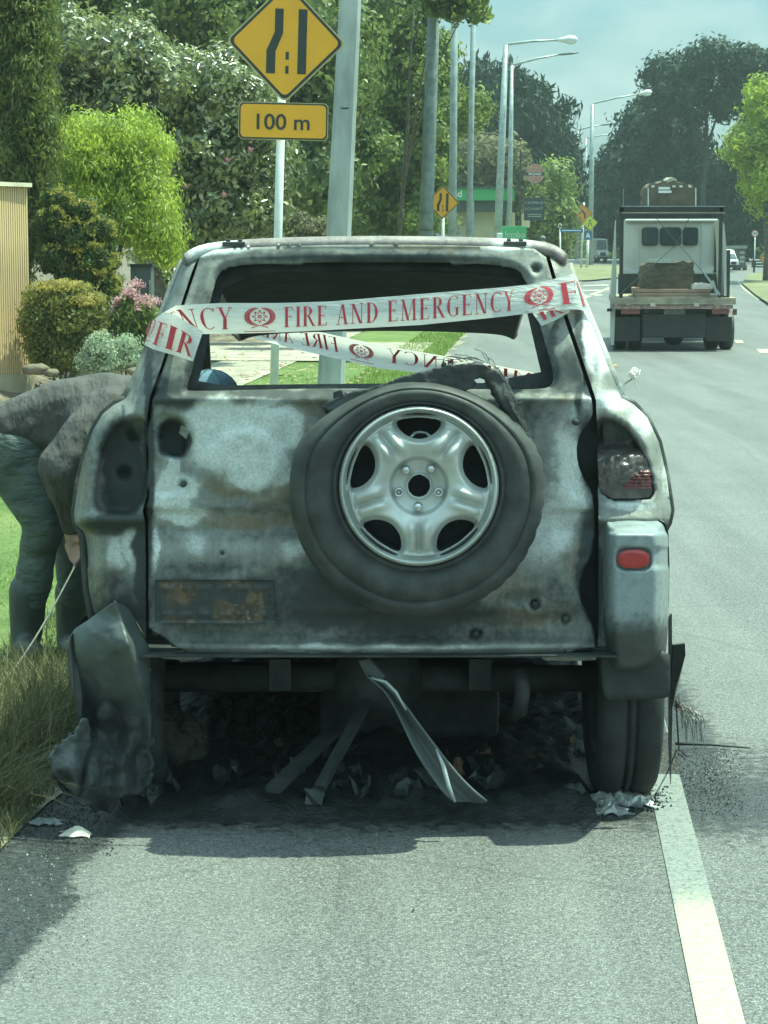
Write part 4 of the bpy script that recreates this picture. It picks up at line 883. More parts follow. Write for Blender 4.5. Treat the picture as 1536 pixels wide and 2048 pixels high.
# mud flap in front of the right tyre tread, flap of wing trim bent out beyond it
def Yfl(px, py): return 6.44 + .02 * vnoise(px, py, 30, 61) + 0 * px
panel('mud_flap', smooth_poly([(1200,1300),(1270,1300),(1340,1300),(1341,1340),(1340,1392),(1325,1398),(1225,1400),(1210,1396),(1202,1350)], 1), [], Yfl, 14, pm('sooty_flap', (.026, .032, .032), .4, 6, .7), CAR, .01)
b = MB(); b.prism([P(1346,1290,6.75), P(1370,1287,6.72), P(1371,1310,6.72), P(1352,1375,6.75), P(1344,1420,6.8), P(1342,1340,6.8)], (0, .02, 0)); b.build('bent_trim', MELT, CAR)
b = MB(); b.prism([P(1338,1235,6.8), P(1344,1228,6.8), P(1345,1420,6.8), P(1342,1570,6.8), P(1338,1500,6.8)], (0, .02, 0)); b.build('wing_trim', CHAR, CAR)
b = MB()
for k in range(34):
    x, y, Y = 1346 + random.random() * 8, 1395 + random.random() * 26, 6.78; dx = random.uniform(10, 62); dy = random.uniform(12, 88)
    pts = [P(x, y, Y), P(x + dx * .5, y + dy * random.uniform(-.15, .25), Y - .02), P(x + dx * .9, y + dy * .5, Y - .04), P(x + dx + random.uniform(-8, 6), y + dy, Y - .04)]
    b.tube(pts, .0012, 3, False)
b.build('wire_tangle', WIRE, CAR)

# ------------------------------------------------------------------ spare wheel
SW = bpy.data.objects.new('spare_wheel', None); COL.objects.link(SW); SW.parent = CAR
c = P(838, 972, 6.24); SW.location = c - CAR.location; SW.empty_display_size = .1
tc_ = P(835, 985, 6.3)
def rm(t):   # local radius scale by angle: the top is burnt away, the bottom sags
    z = math.sin(t); x = math.cos(t)
    def q(r):
        k = 1.0
        if z > 0: k = 1 - .15 * sstep(.25, 1.0, z)
        else: k = 1 - .0 * abs(z)
        kk = max(0, (r - .24)) / (.38 - .24)
        return r * (1 - (1 - k) * kk) + (.0012 * math.sin(t * 7 + 1)) * kk
    return q
b = MB(); prof = [(.229, -.055), (.236, -.072), (.250, -.083), (.2505, -.079), (.256, -.079), (.2565, -.085), (.29, -.092), (.325, -.091), (.3255, -.086), (.330, -.086), (.3305, -.088), (.348, -.080), (.364, -.060), (.373, -.045), (.377, -.02), (.366, -.015), (.366, -.006), (.377, 0), (.378, .04), (.366, .045), (.366, .055), (.376, .06), (.372, .09), (.355, .12), (.30, .13), (.224, .11)]
n = 120
for k in range(n):
    t = 2 * math.pi * k / n; q = rm(t)
    for j, (r, a) in enumerate(prof):
        rr = q(r)
        if 13 <= j <= 22 and k % 3 == 0 and -.9 < math.sin(t) < .7 and math.cos(t) > .3: rr -= .004
        kk = min(1, max(0, (r - .24) / .13)); b.v.append((c.x + rr * math.cos(t) - .005 * kk, c.y + a + .075, c.z + rr * math.sin(t) - .020 * kk))
mm = len(prof)
for k in range(n):
    k2 = (k + 1) % n
    for j in range(mm - 1): b.f.append((k * mm + j, k2 * mm + j, k2 * mm + j + 1, k * mm + j + 1))
o = b.build('tyre', pm('burnt_tyre', (.042, .047, .046), .45, 14, .62, bmp=.35, bscale=40, bdist=.006), SW, smooth=True)
# the rim face, pressed as one disc with five windows
CX, CY, RR = 838., 972., 160.
def pol(r, deg): return (CX + r * math.cos(R(deg)), CY - r * math.sin(R(deg)))
holes = []
for k in range(5):
    a = 90 + 72 * k
    holes.append(smooth_poly([pol(138, a - 19), pol(139, a - 9), pol(140, a), pol(139, a + 9), pol(138, a + 19), pol(126, a + 20), pol(108, a + 16), pol(97, a + 8), pol(94, a), pol(97, a - 8), pol(108, a - 16), pol(126, a - 20)], 2))
hub = [pol(23, 6 * i) for i in range(60)]
def Yrim(px, py):
    r = np.hypot(px - CX, py - CY); th = np.degrees(np.arctan2(CY - py, px - CX))
    Y = 6.24 + 0 * r
    Y = Y - .030 * np.exp(-((r - 154) / 4.5) ** 2) + .012 * np.exp(-((r - 145) / 3.) ** 2) - .012 * np.exp(-((r - 139) / 3.) ** 2)    # outer lip, gutter, inner ring
    Y = Y - .035 * np.exp(-((r - 92) / 34.) ** 2)                              # the disc swells between hub and rim
    Y = Y + .020 * (1 - sstep(52, 60, r)) - .010 * (1 - sstep(24, 29, r))       # hub seat and bore lip
    dh = np.full(r.shape, 1e9)
    for h in holes: dh = np.minimum(dh, -sdf(px, py, h))
    Y = Y + .028 * (1 - sstep(0, 13, dh)) ** 1.3                               # rolled edges of the windows
    for k in range(5):
        a = 54 + 72 * k
        d = (th - a + 180) % 360 - 180; s = np.radians(d) * r
        m_ = sstep(62, 88, r) * (1 - sstep(124, 138, r)); on = (np.abs(d) < 40)
        Y = Y + on * m_ * .016 * np.exp(-((s) / 5.) ** 2) - on * m_ * .014 * np.exp(-((np.abs(s) - 15) / 8.) ** 2)
    return Y
rim = panel('rim', [pol(RR, 3 * i) for i in range(120)], holes + [hub], Yrim, 3.0, SILVER, SW, .004, True)
b = MB(); b.lathe((c.x, 0, c.z), 'y', [(.226, 6.225), (.222, 6.24), (.205, 6.265), (.20, 6.395)], 64); b.build('rim_barrel', SOOT, SW, smooth=True)
b = MB(); b.lathe((c.x, 6.38, c.z), 'y', [(0, 0), (.21, 0)], 40); b.build('carrier_plate', SOOT, SW)
for x, y, dome in ((812,940,1),(862,938,1),(798,984,0),(877,984,0),(836,1013,1)):
    q = P(x, y, 6.238); b = MB()
    if dome: b.lathe(q, 'y', [(0, -.022), (.006, -.0215), (.011, -.018), (.0135, -.012), (.0142, .0), (.0142, .02)], 14)
    else: b.lathe(q, 'y', [(0, 0), (.0085, 0), (.0085, -.013), (.0125, -.014), (.0142, -.006), (.0142, .02)], 14)
    b.build('lug_nut', CHROME, SW, smooth=True)
b = MB(); pts = [P(822, 874, 6.24), P(830, 866, 6.265), P(840, 864, 6.265), P(852, 866, 6.265), P(862, 874, 6.24)]; b.tube(pts, .004, 6); b.build('winch_hook', PAINT, SW, smooth=True)
# torn tread, peeled off over the top
T1 = [(640,812),(700,786),(760,770),(800,756),(850,740),(900,730),(940,727),(970,731),(996,742),(1014,762),(1030,792),(1044,822),(1056,858),(1062,890),(1050,884),(1034,858),(1016,826),(1000,800),(990,778),(975,762),(960,756),(948,760),(953,768),(944,776),(922,786),(896,790),(860,784),(820,780),(770,786),(716,802),(670,826)]
def Yt1(px, py): return 6.33 + .05 * np.sin((px - 640) / 420 * 3.0) * -1 + .02 * vnoise(px, py, 40, 71) + .006 * vnoise(px, py, 9, 72) + .10 * sstep(-22, 0, -pdist(px, py, [(640,812),(760,770),(850,740),(940,727),(996,742),(1030,792),(1062,890)], False))*0
tt = panel('torn_tread', T1, [], Yt1, 4.5, MATS['burnt_tyre'], SW, .03, True)
b = MB()
ctr = [(900,722),(930,714),(958,712),(985,722),(1008,748),(1026,782),(1040,815),(1052,850),(1058,880)]
for k in range(46):
    i = random.random() * (len(ctr) - 1.01); j = int(i); f = i - j; x = ctr[j][0] * (1 - f) + ctr[j + 1][0] * f; y = ctr[j][1] * (1 - f) + ctr[j + 1][1] * f + 8
    ln = random.uniform(14, 60); dx = -.8 * ln if i < 2.5 else -.45 * ln; dy = -.28 * ln if i < 2.5 else -.85 * ln
    Y = 6.33 + random.uniform(-.03, .05); e = random.uniform(-7, 7)
    b.tube([P(x, y, Y), P(x + dx * .5 + e * .5, y + dy * .6, Y), P(x + dx + e, y + dy * .8 + abs(e) * .5, Y)], .0011, 3, False)
b.build('steel_cord', WIRE, SW)
b = MB()
for k in range(50):
    t = random.random(); x = 1000 + 60 * t; y = 752 + 130 * t
    x += random.uniform(-5, 7); Y = 6.28 + random.random() * .02
    b.bar(P(x, y, Y), P(x + random.uniform(-3, 8), y + random.uniform(6, 14), Y), random.uniform(.002, .006), .003)
b.build('frayed_edge', pm('frayed_cord', (.20, .19, .17), .6, 80, .6), SW)
# ================================================================== printed fire tape
TM, nt_, b_, out_ = base_mat('tape_film')
b_.inputs['Base Color'].default_value = (.74, .78, .77, 1); b_.inputs['Roughness'].default_value = .35
bump(nt_, b_, noise(nt_, coords(nt_, 'Object', (3, 3, 14)), 7, 4), .45, .015)
t_ = N(nt_, 'ShaderNodeBsdfTranslucent'); t_.inputs[0].default_value = (.80, .76, .68, 1); s_ = N(nt_, 'ShaderNodeMixShader'); s_.inputs[0].default_value = .45
L(nt_, b_.outputs[0], s_.inputs[1]); L(nt_, t_.outputs[0], s_.inputs[2]); L(nt_, s_.outputs[0], out_.inputs[0])
INK = pm('red_ink', (.50, .045, .065), .15, 60, .5)
def glyph(ch):
    """serif capitals as lists of quads in a box of height 1"""
    q = []; TN, TK, SH = .036, .135, .04
    def stem(x, w=TK, y0=0, y1=1, ser=.05, top=True, bot=True):
        q.append([(x, y0), (x + w, y0), (x + w, y1), (x, y1)])
        if bot: q.append([(x - ser, y0), (x + w + ser, y0), (x + w + ser * .8, y0 + SH), (x - ser * .8, y0 + SH)])
        if top: q.append([(x - ser, y1 - SH), (x + w + ser, y1 - SH), (x + w + ser, y1), (x - ser, y1)])
    def diag(x0, y0, x1, y1, w): q.append([(x0, y0), (x0 + w, y0), (x1 + w, y1), (x1, y1)])
    def arc(cx, cy, rx, ry, a0, a1, thin=TN, thick=TK, n=14):
        for i in range(n):
            p = []
            for a in (a0 + (a1 - a0) * i / n, a0 + (a1 - a0) * (i + 1) / n):
                c, s = math.cos(R(a)), math.sin(R(a)); wd = thin + (thick - thin) * abs(c) ** 1.5
                p.append(((cx + rx * c, cy + ry * s), (cx + (rx - wd) * c, cy + (ry - max(wd * .5, thin)) * s)))
            q.append([p[0][0], p[1][0], p[1][1], p[0][1]])
    def hb(x0, x1, y, t=TN): q.append([(x0, y), (x1, y), (x1, y + t), (x0, y + t)])
    def tick(x, y, h): q.append([(x, y), (x + .03, y), (x + .03, y + h), (x, y + h)])
    w = .5
    if ch == 'I': stem(.07); w = .25
    elif ch in 'FE':
        stem(.07); hb(.18, .45, 1 - TN); tick(.43, .84, .16); hb(.18, .36, .50); tick(.35, .43, .16)
        if ch == 'E': hb(.18, .47, 0); q.append([(.45, 0), (.49, 0), (.51, .18), (.48, .18)]); w = .54
        else: w = .48
    elif ch == 'R': stem(.07); arc(.22, .76, .26, .24, -90, 90); hb(.18, .24, 1 - TN); hb(.18, .24, .52); diag(.50, 0, .24, .52, .115); hb(.48, .66, 0); w = .62
    elif ch == 'A': diag(.40, 0, .24, 1, .12); diag(.05, 0, .25, 1, .035); hb(.11, .44, .33); hb(-.02, .16, 0); hb(.34, .60, 0); w = .58
    elif ch == 'N': q.append([(.10, 0), (.135, 0), (.135, 1), (.10, 1)]); hb(.02, .22, 0); hb(.0, .18, 1 - TN); diag(.45, 0, .07, 1, .125); q.append([(.545, 0), (.58, 0), (.58, 1), (.545, 1)]); hb(.46, .66, 1 - TN); w = .68
    elif ch == 'M': q.append([(.10, 0), (.135, 0), (.15, 1), (.115, 1)]); hb(.02, .22, 0); diag(.33, 0, .08, 1, .115); diag(.36, 0, .62, 1, .03); q.append([(.64, 0), (.755, 0), (.735, 1), (.62, 1)]); hb(.58, .82, 0); hb(.02, .18, 1 - TN); hb(.62, .80, 1 - TN); w = .84
    elif ch == 'D': stem(.07); arc(.18, .5, .40, .5, -90, 90, n=20); w = .62
    elif ch == 'C' or ch == 'G':
        arc(.36, .5, .33, .5, 52, 308, n=26); q.append([(.53, .80), (.56, .80), (.57, .98), (.54, .98)])
        if ch == 'G': q.append([(.47, .06), (.58, .06), (.58, .42), (.47, .42)]); hb(.40, .64, .40); w = .66
        else: w = .60
    elif ch == 'Y': stem(.22, y1=.48, top=False); diag(.24, .46, .03, 1, .11); diag(.28, .46, .46, 1, .03); hb(-.04, .20, 1 - TN); hb(.38, .56, 1 - TN); w = .54
    elif ch == ' ': w = .24
    elif ch == '*':   # the emblem: star in a fern wreath, a ribbon and a rule below
        cx, cy = .5, .52
        for k in range(8):
            a0 = 90 + 45 * k
            for r0, r1, t in ((.13, .30, .03),):
                tip = (cx + r1 * math.cos(R(a0)), cy + r1 * math.sin(R(a0)))
                for s in (-1, 1):
                    bs = (cx + r0 * 1.25 * math.cos(R(a0 + s * 22.5)), cy + r0 * 1.25 * math.sin(R(a0 + s * 22.5))); bi = (bs[0] * .8 + cx * .2, bs[1] * .8 + cy * .2); ti = (tip[0] * .70 + cx * .30, tip[1] * .70 + cy * .30)
                    q.append([bs, tip, ti, bi] if s < 0 else [bi, ti, tip, bs])
        for k in range(16):
            a, b2 = R(22.5 * k), R(22.5 * (k + 1)); q.append([(cx + .075 * math.cos(a), cy + .075 * math.sin(a)), (cx + .075 * math.cos(b2), cy + .075 * math.sin(b2)), (cx + .03 * math.cos(b2), cy + .03 * math.sin(b2)), (cx + .03 * math.cos(a), cy + .03 * math.sin(a))])
        for s in (-1, 1):
            for i in range(17):
                a0, a1 = 90 + s * (8 + i * 9.2), 90 + s * (8 + (i + 1) * 9.2); wd0, wd1 = .03 + .15 * math.sin(math.pi * (i + .0) / 17) , .03 + .15 * math.sin(math.pi * (i + 1) / 17)
                r = .33; e = r + wd0
                f = lambda rr, a: (cx + rr * 1.08 * math.cos(R(a)), cy + rr * math.sin(R(a)))
                q.append([f(r, a0), f(r, a1), f(r + wd1 * .9, a1 + s * 4), f(r + wd0, a0 + s * 6)])
                q.append([f(r + wd0 * .8, a0), f(r + wd0 + .035, a0 + s * 7), f(r + wd0 * .8, a0 + s * 6.5)])
            q.append([(cx, .14), (cx + s * .30, .02), (cx + s * .30, .055), (cx + s * .02, .175)])
        q.append([(-.05, -.12), (1.05, -.12), (1.05, -.09), (-.05, -.09)]); w = 1.0
    return q, w
def text_quads(s, sx=1.0, gap=.10):
    out = []; x = 0
    for ch in s:
        q, w = glyph(ch)
        out += [[((px + x) * sx, py) for px, py in p] for p in q]; x += w + gap
    return out, (x - gap) * sx
class Strip:
    """a ribbon through stations of (top px, top py, bottom px, bottom py, Y)"""
    def __init__(s, st):
        s.top = [P(a, b, Y) for a, b, c, d, Y in st]; s.bot = [P(c, d, Y) for a, b, c, d, Y in st]
        s.mid = [(a + b) / 2 for a, b in zip(s.top, s.bot)]; s.l = [0]
        for a, b in zip(s.mid, s.mid[1:]): s.l.append(s.l[-1] + (b - a).length)
    def at(s, l, v, off=0):
        i = max(0, min(len(s.l) - 2, int(np.searchsorted(s.l, l)) - 1)); f = (l - s.l[i]) / (s.l[i + 1] - s.l[i] + 1e-9)
        t = s.top[i].lerp(s.top[i + 1], f); b = s.bot[i].lerp(s.bot[i + 1], f)
        p = b.lerp(t, v)
        if off:
            n = (s.mid[i + 1] - s.mid[i]).cross(t - b).normalized(); n = n if n.y < 0 else -n; p = p + n * off
        return p
    def build(s, name, parent, label=None, sub=16, curl=.0, wob=.0):
        vs_ = []; fs = []; L_ = s.l[-1]; n = max(2, int(L_ / .02)); m = 6
        for i in range(n + 1):
            for j in range(m + 1):
                v = j / m; p = s.at(L_ * i / n, v); p.y += curl * math.sin(v * math.pi) + wob * math.sin(i * .9 + v * 3) * .5; vs_.append(tuple(p))
        for i in range(n):
            for j in range(m): a = i * (m + 1) + j; fs.append((a, a + m + 1, a + m + 2, a + 1))
        return mesh_obj(name, vs_, fs, TM, parent, True)
    def letters(s, quads, l0, l1, w, v0, v1, name, parent, off=.0030, mirror=False, curl=0, clip=None):
        vs_ = []; fs = []; sc_ = (l1 - l0) / w
        for k, q in enumerate(quads):
            pts = []
            for x, y in q:
                l = (l1 - x * sc_) if mirror else (l0 + x * sc_); v = v0 + (v1 - v0) * y
                if clip: l = min(max(l, clip[0]), clip[1])
                v = min(max(v, .01), .99)
                p = s.at(l, v, off + (k % 8) * .00005); p.y += curl * math.sin(v * math.pi)
                pts.append(tuple(p))
            b = len(vs_); vs_ += pts; fs.append(tuple(range(b, b + len(pts))))
        return mesh_obj(name, vs_, fs, INK, parent)
TP = empty('barrier_tape', P(745, 620, 6.4), 'white and red printed fire service tape tied round the rear pillars of the burnt car', 'barrier tape')
A = Strip([(322,628,334,664,6.56),(352,611,380,668,6.46),(440,606,440,668,6.42),(560,606,560,665,6.37),(660,603,660,660,6.36),(840,588,840,650,6.36),(1000,575,1000,634,6.38),(1060,569,1062,626,6.42),(1100,560,1108,620,6.48),(1145,548,1160,619,6.52),(1152,552,1184,629,6.62)])
a_ = A.build('front_strand', TP, curl=-.004)
def lx(strip, px):  # length along the strip where its middle passes the pixel column
    best = 0; bd = 1e9
    for i in range(400):
        l = strip.l[-1] * i / 399; p = strip.at(l, .5); x = 768 + F * p.x / p.y * (CP_ + (H - p.z) / p.y * SP_) if False else 768 + F * p.x / (p.y * CP_ + (H - p.z) * SP_)
        if abs(x - px) < bd: bd, best = abs(x - px), l
    return best
for s, x0, x1, v0, v1 in (('FIRE AND EMERGENCY', 569, 1026, .17, .86), ('*', 492, 548, .14, .93), ('*', 1050, 1102, .14, .93), ('FI', 1118, 1162, .17, .82)):
    q, w_ = text_quads(s); A.letters(q, lx(A, x0), lx(A, x1), w_, v0, v1, 'lettering', a_, curl=-.004)
q, w_ = text_quads('GENCY'); A.letters(q, lx(A, 328), lx(A, 463), w_, .15, .86, 'lettering', a_, curl=-.004)
B = Strip([(306,640,288,690,6.54),(330,624,306,698,6.44),(352,630,335,707,6.40),(380,648,360,714,6.40),(406,663,386,723,6.39)])
b2 = B.build('folded_end', TP, wob=.01)
q, w_ = text_quads('FIR'); B.letters(q, B.l[-1] * .42, B.l[-1] * .97, w_, .12, .72, 'lettering', b2, off=.009)
q, w_ = text_quads('*'); B.letters(q, B.l[-1] * .02, B.l[-1] * .30, w_, .25, .95, 'lettering', b2, off=.009)
D = Strip([(1062,622,1083,652,6.47),(1100,612,1112,640,6.50),(1135,612,1140,624,6.54)])
d2 = D.build('folded_end', TP); q, w_ = text_quads('IR'); D.letters(q, D.l[-1] * .1, D.l[-1] * .8, w_, .25, .95, 'lettering', d2, off=.004)
C = Strip([(430,650,440,664,8.9),(500,658,480,668,9.3),(560,660,565,692,9.4),(640,664,650,712,9.4),(760,690,760,737,9.35),(900,714,900,752,9.3),(1040,740,1040,764,9.25),(1120,756,1120,768,9.2)])
c2 = C.build('inner_strand', TP, curl=.02)
q, w_ = text_quads('FIRE AND'); C.letters(q, lx(C, 520), lx(C, 676), w_, .3, .92, 'lettering', c2, mirror=True, curl=.02)
q, w_ = text_quads('*'); C.letters(q, lx(C, 700), lx(C, 745), w_, .2, .9, 'lettering', c2, mirror=True, curl=.02)
q, w_ = text_quads('EMERGENCY'); C.letters(q, lx(C, 775), lx(C, 1100), w_, .3, .92, 'lettering', c2, mirror=True, curl=.02)
# crumpled tail of tape sticking out past the right side
tl = [(1236,795,10),(1243,778,16),(1252,765,20),(1266,760,24),(1272,748,20),(1262,740,16)]
vs_, fs = [], []
for i, (x, y, wd) in enumerate(tl):
    for k in range(6):
        t = k / 5 - .5; vs_.append(tuple(P(x + t * wd, y - t * wd * .8 + random.uniform(-3, 3), 6.95 + random.uniform(-.02, .02))))
for i in range(5):
    for k in range(5): a = i * 6 + k; fs.append((a, a + 1, a + 7, a + 6))
o = mesh_obj('tape_tail', vs_, fs, TM, TP, False)
b = MB(); b.prism([P(1268,756,6.95), P(1280,780,6.94), P(1270,772,6.95)], (0, .004, 0)); b.build('tape_tail', TM, TP)
# ================================================================== street furniture
CONC = pm('pole_concrete', (.36, .40, .38), .3, 4, .85, bmp=.35, bscale=40, stretch=(1, 1, .3)); GALV = pm('galvanised_steel', (.34, .40, .40), .25, 6, .45, .3); POSTW = pm('white_post', (.62, .66, .64), .15, 6, .5); DGRN = pm('old_pole', (.22, .27, .27), .3, 5, .8, bmp=.3)
def Z0(px, Y): return zland(px, Y)
def leaning(b, pxb, pyb, pxt, pyt, Y, wb, wt, n=12):
    a, c = P(pxb, pyb, Y), P(pxt, pyt, Y); d = c - a; zb = Z0(pxb, Y) - .05; a2 = a + d * ((zb - a.z) / d.z)
    b.tube([a2, c], [wb / 2, wt / 2], n); return a2
SFONT = None
def text_mesh(name, s, size, mat, parent, origin, xdir=Vector((1, 0, 0)), zdir=Vector((0, 0, 1)), width=None, bold=0.0, center=True, space=1.0):
    cu = bpy.data.curves.new(name, 'FONT'); cu.body = s; cu.size = 1; cu.offset = bold; cu.space_character = space
    o = bpy.data.objects.new(name, cu); COL.objects.link(o); dg = bpy.context.evaluated_depsgraph_get(); me = o.evaluated_get(dg).to_mesh()
    v = np.array([tuple(p.co) for p in me.vertices]); f = [tuple(p.vertices) for p in me.polygons]; o.to_mesh_clear(); bpy.data.objects.remove(o); bpy.data.curves.remove(cu)
    h = v[:, 1].max() - v[:, 1].min() if False else .72
    v[:, 0] -= (v[:, 0].min() + v[:, 0].max()) / 2 if center else v[:, 0].min(); k = size / h
    sx = k if width is None else width / (v[:, 0].max() - v[:, 0].min())
    w3 = [tuple(Vector(origin) + xdir * (x * sx) + zdir * (y * k)) for x, y, z in v]
    return mesh_obj(name, w3, f, mat, parent)
YEL = pm('sign_yellow', (.80, .38, .02), .06, 3, .45); SBLK = pm('sign_black', (.03, .04, .035), .2, 6, .5); SBACK = pm('sign_edge', (.50, .42, .20), .2, 6, .5)
def rr(cx, cz, w_, h, r, n=5):
    o = []
    for sx, sz, a in ((1, 1, 0), (-1, 1, 90), (-1, -1, 180), (1, -1, 270)):
        for i in range(n + 1): t = R(a + 90 * i / n); o.append((cx + sx * (w_ / 2 - r) + r * math.cos(t), cz + sz * (h / 2 - r) + r * math.sin(t)))
    return o
def plate(name, pts, c, th, mat, parent, y=0., rot=0.0):
    ca, sa = math.cos(rot), math.sin(rot)
    b = MB(); b.prism([(c.x + x * ca - z * sa, c.y + y, c.z + x * sa + z * ca) for x, z in pts], (0, th, 0)); return b.build(name, mat, parent)
def framed(pts_f, inner, c, parent, col, rot=0.0, nm='panel', rim=True):
    p = plate(nm, pts_f(1.0), c, .012, SBACK, parent, .0, rot)
    plate('border', pts_f(.965), c, .002, SBLK, p, -.0035, rot); plate('face', pts_f(.90), c, .002, col, p, -.0065, rot); return p
def diamond(s, r): # s half diagonal
    base = rr(0, 0, s * math.sqrt(2), s * math.sqrt(2), r); c = math.cos(R(45))
    return [((x - z) * c, (x + z) * c) for x, z in base]
def merge_sign(px, py, hd, Y, post, label, plate_=None, yaw=0):
    c = P(px, py, Y); s = hd * Y / F; e = empty('road_sign', (P(post[0], post[1], Y).x, Y, Z0(post[0], Y)), label, 'road sign', 'lane merge signs')
    ro = R(-1.8)
    q = framed(lambda k: diamond(s * k, s * .10 * k), None, c, e, YEL, ro)
    u = s
    f = lambda pts: plate('symbol', [(x * u, z * u) for x, z in pts], c, .002, SBLK, q, -.009, ro)
    f([(.20, -.52), (.345, -.52), (.345, .54), (.20, .54)]); f([(-.32, -.52), (-.17, -.52), (-.17, -.16), (-.05, .14), (-.05, .54), (-.19, .54), (-.19, .16), (-.32, -.14)])
    f([(.0, -.52), (.055, -.52), (.055, -.39), (.0, -.39)]); f([(.0, -.29), (.055, -.29), (.055, -.16), (.0, -.16)])
    b = MB(); a, t = P(post[0], post[1], Y + .06), P(post[2], post[3], Y + .06); d = t - a; zb = e.location.z - .02; b.tube([a + d * ((zb - a.z) / d.z), t], post[4] * Y / F / 2, 14); b.build('post', POSTW, e, True)
    if plate_:
        x0, y0, x1, y1, txt = plate_; c2 = P((x0 + x1) / 2, (y0 + y1) / 2, Y); w_, h = (x1 - x0) * Y / F, (y1 - y0) * Y / F
        p = framed(lambda k: rr(0, 0, w_ - (1 - k) * h * 1.2, h * (1 - (1 - k) * 1.2), h * .13 * k), None, c2, e, YEL, R(-1.3), 'distance_plate')
        xd = Vector((math.cos(R(-1.3)), 0, math.sin(R(-1.3)))); zd = Vector((-xd.z, 0, xd.x))
        text_mesh('lettering', txt, h * .42, SBLK, p, c2 + Vector((0, -.012, 0)) - zd * h * .22, xd, zd, w_ * .59, .012)
    return e
merge_sign(572, 84, 118, 19.4, (548, 770, 567, 60, 17), 'nearest yellow diamond sign, a lane ending, over a 100 m plate on a white post', (478, 206, 655, 279, '100 m'))
merge_sign(885, 405, 34, 50.5, (884, 600, 887, 380, 6), 'smaller yellow diamond lane ending sign half hidden in leaves by the far poles')
def pole(label, pb, pt, Y, wb, wt, mat, sq=False, group='poles along the left verge', name='power_pole', bands=()):
    e = empty(name, (P(*pb, Y).x, Y, Z0(pb[0], Y) - .05), label, 'pole', group)
    a, c = P(*pb, Y), P(*pt, Y); d = c - a; a = a + d * ((e.location.z - a.z) / d.z); b = MB()
    if sq:
        n = 14; r0, r1 = wb * Y / F / 2, wt * Y / F / 2
        for i in range(n):
            t0, t1 = i / n, (i + 1) / n; p, q = a.lerp(c, t0), a.lerp(c, t1); ra, rb = r0 + (r1 - r0) * t0, r0 + (r1 - r0) * t1
            if i == 0:
                ring = lambda p, r: [p + Vector((x * r, y * r, 0)) for x, y in ((-.72, -1), (.72, -1), (1, -.72), (1, .72), (.72, 1), (-.72, 1), (-1, .72), (-1, -.72))]
                b.add(ring(p, ra), [])
            b.add(ring(q, rb), []); k = len(b.v) - 16
            for j in range(8): b.f.append((k + j, k + (j + 1) % 8, k + 8 + (j + 1) % 8, k + 8 + j))
    else: b.tube([a, a.lerp(c, .5), c], [wb * Y / F / 2, (wb + wt) * Y / F / 4, wt * Y / F / 2], 14)
    b.build('shaft', mat, e, not sq)
    for y in bands:
        t = (pb[1] - y) / (pb[1] - pt[1]); x = pb[0] + (pt[0] - pb[0]) * t; p = P(x, y, Y); w_ = (wb + (wt - wb) * t) * Y / F / 2
        o = MB().lathe((0, 0, 0), 'z', [(w_ * 1.02, -.008), (w_ * 1.05, -.006), (w_ * 1.05, .006), (w_ * 1.02, .008)], 20); o.v = [(p.x + x_, p.y + y_, p.z + z_) for x_, y_, z_ in o.v]; o.build('strap', BLACKP, e)
    return e
pole('thick pale concrete power pole rising behind the middle of the car roof', (662, 770), (722, -420), 25, 54, 36, CONC, True, name='power_pole', bands=(218,))
pole('dark grey round pole in front of the tall leafy tree', (845, 640), (880, -300), 48, 31, 20, DGRN, name='power_pole', bands=(460,))
pole('grey pole just right of the far lane ending sign', (903, 560), (912, -200), 52, 19, 11, GALV)
pole('slim grey pole in front of the shop fascia', (936, 560), (951, -160), 53.2, 14, 9, GALV)
def lamp(label, pb, top, end, Y, wb, head='bulb', hw=.55):
    e = empty('street_light', (P(pb[0], pb[1], Y).x, Y, Z0(pb[0], Y) - .05), label, 'street light', 'street lights along the road')
    a, c = P(*pb, Y), P(*top, Y); d = c - a; a = a + d * ((e.location.z - a.z) / d.z); b = MB(); b.tube([a, a.lerp(c, .6), c], [wb * Y / F / 2, wb * Y / F / 2.5, wb * Y / F / 3.4], 10); b.build('pole', GALV, e, True)
    g = P(*end, Y); b = MB(); md = c.lerp(g, .5) + Vector((0, 0, .05)); b.tube([c + Vector((0, 0, -.06)), c + Vector((.04, 0, .03)), md, g], [.06, .055, .05, .035], 8); b.build('arm', GALV, e, True)
    dx = (g - md).normalized(); b = MB()
    if head == 'bulb':
        b.tube([g - dx * .1, g + dx * .15, g + dx * .4, g + dx * .62, g + dx * .72], [.05, .10, .17, .14, .03], 12); b.build('lamp_head', pm('lamp_shell', (.66, .68, .66), .1, 5, .35), e, True)
        b = MB(); b.ball(g + dx * .45 - Vector((0, 0, .09)), (.22, .15, .10), 12, 8); b.build('lamp_cover', pm('lamp_cover', (.7, .72, .7), .1, 5, .15), e, True)
    else:
        b.tube([g - dx * .1, g + dx * .1, g + dx * .5, g + dx * .85], [.04, .09, .10, .03], 8); b.v = [(x, y, g.z + (z - g.z) * .55) for x, y, z in b.v]; b.build('lamp_head', pm('lamp_dark', (.10, .12, .12), .2, 5, .5), e, True)
lamp('tall street light with a round white lamp head, left of the row', (990, 600), (1012, 90), (1118, 80), 85, 18)
lamp('street light with a thin flat lamp just below the round white one', (1016, 600), (1024, 131), (1120, 109), 94, 12, 'flat')
lamp('street light in front of the right dark trees reaching its arm to the right', (1180, 545), (1185, 208), (1278, 188), 119, 12)
lamp('slim street light with a dark flat lamp over the curve warning sign', (1153, 545), (1155, 261), (1204, 250), 140, 9, 'flat')
lamp('far street light whose arm crosses the pole in front of it', (1170, 545), (1172, 277), (1236, 267), 158, 7, 'bulb')
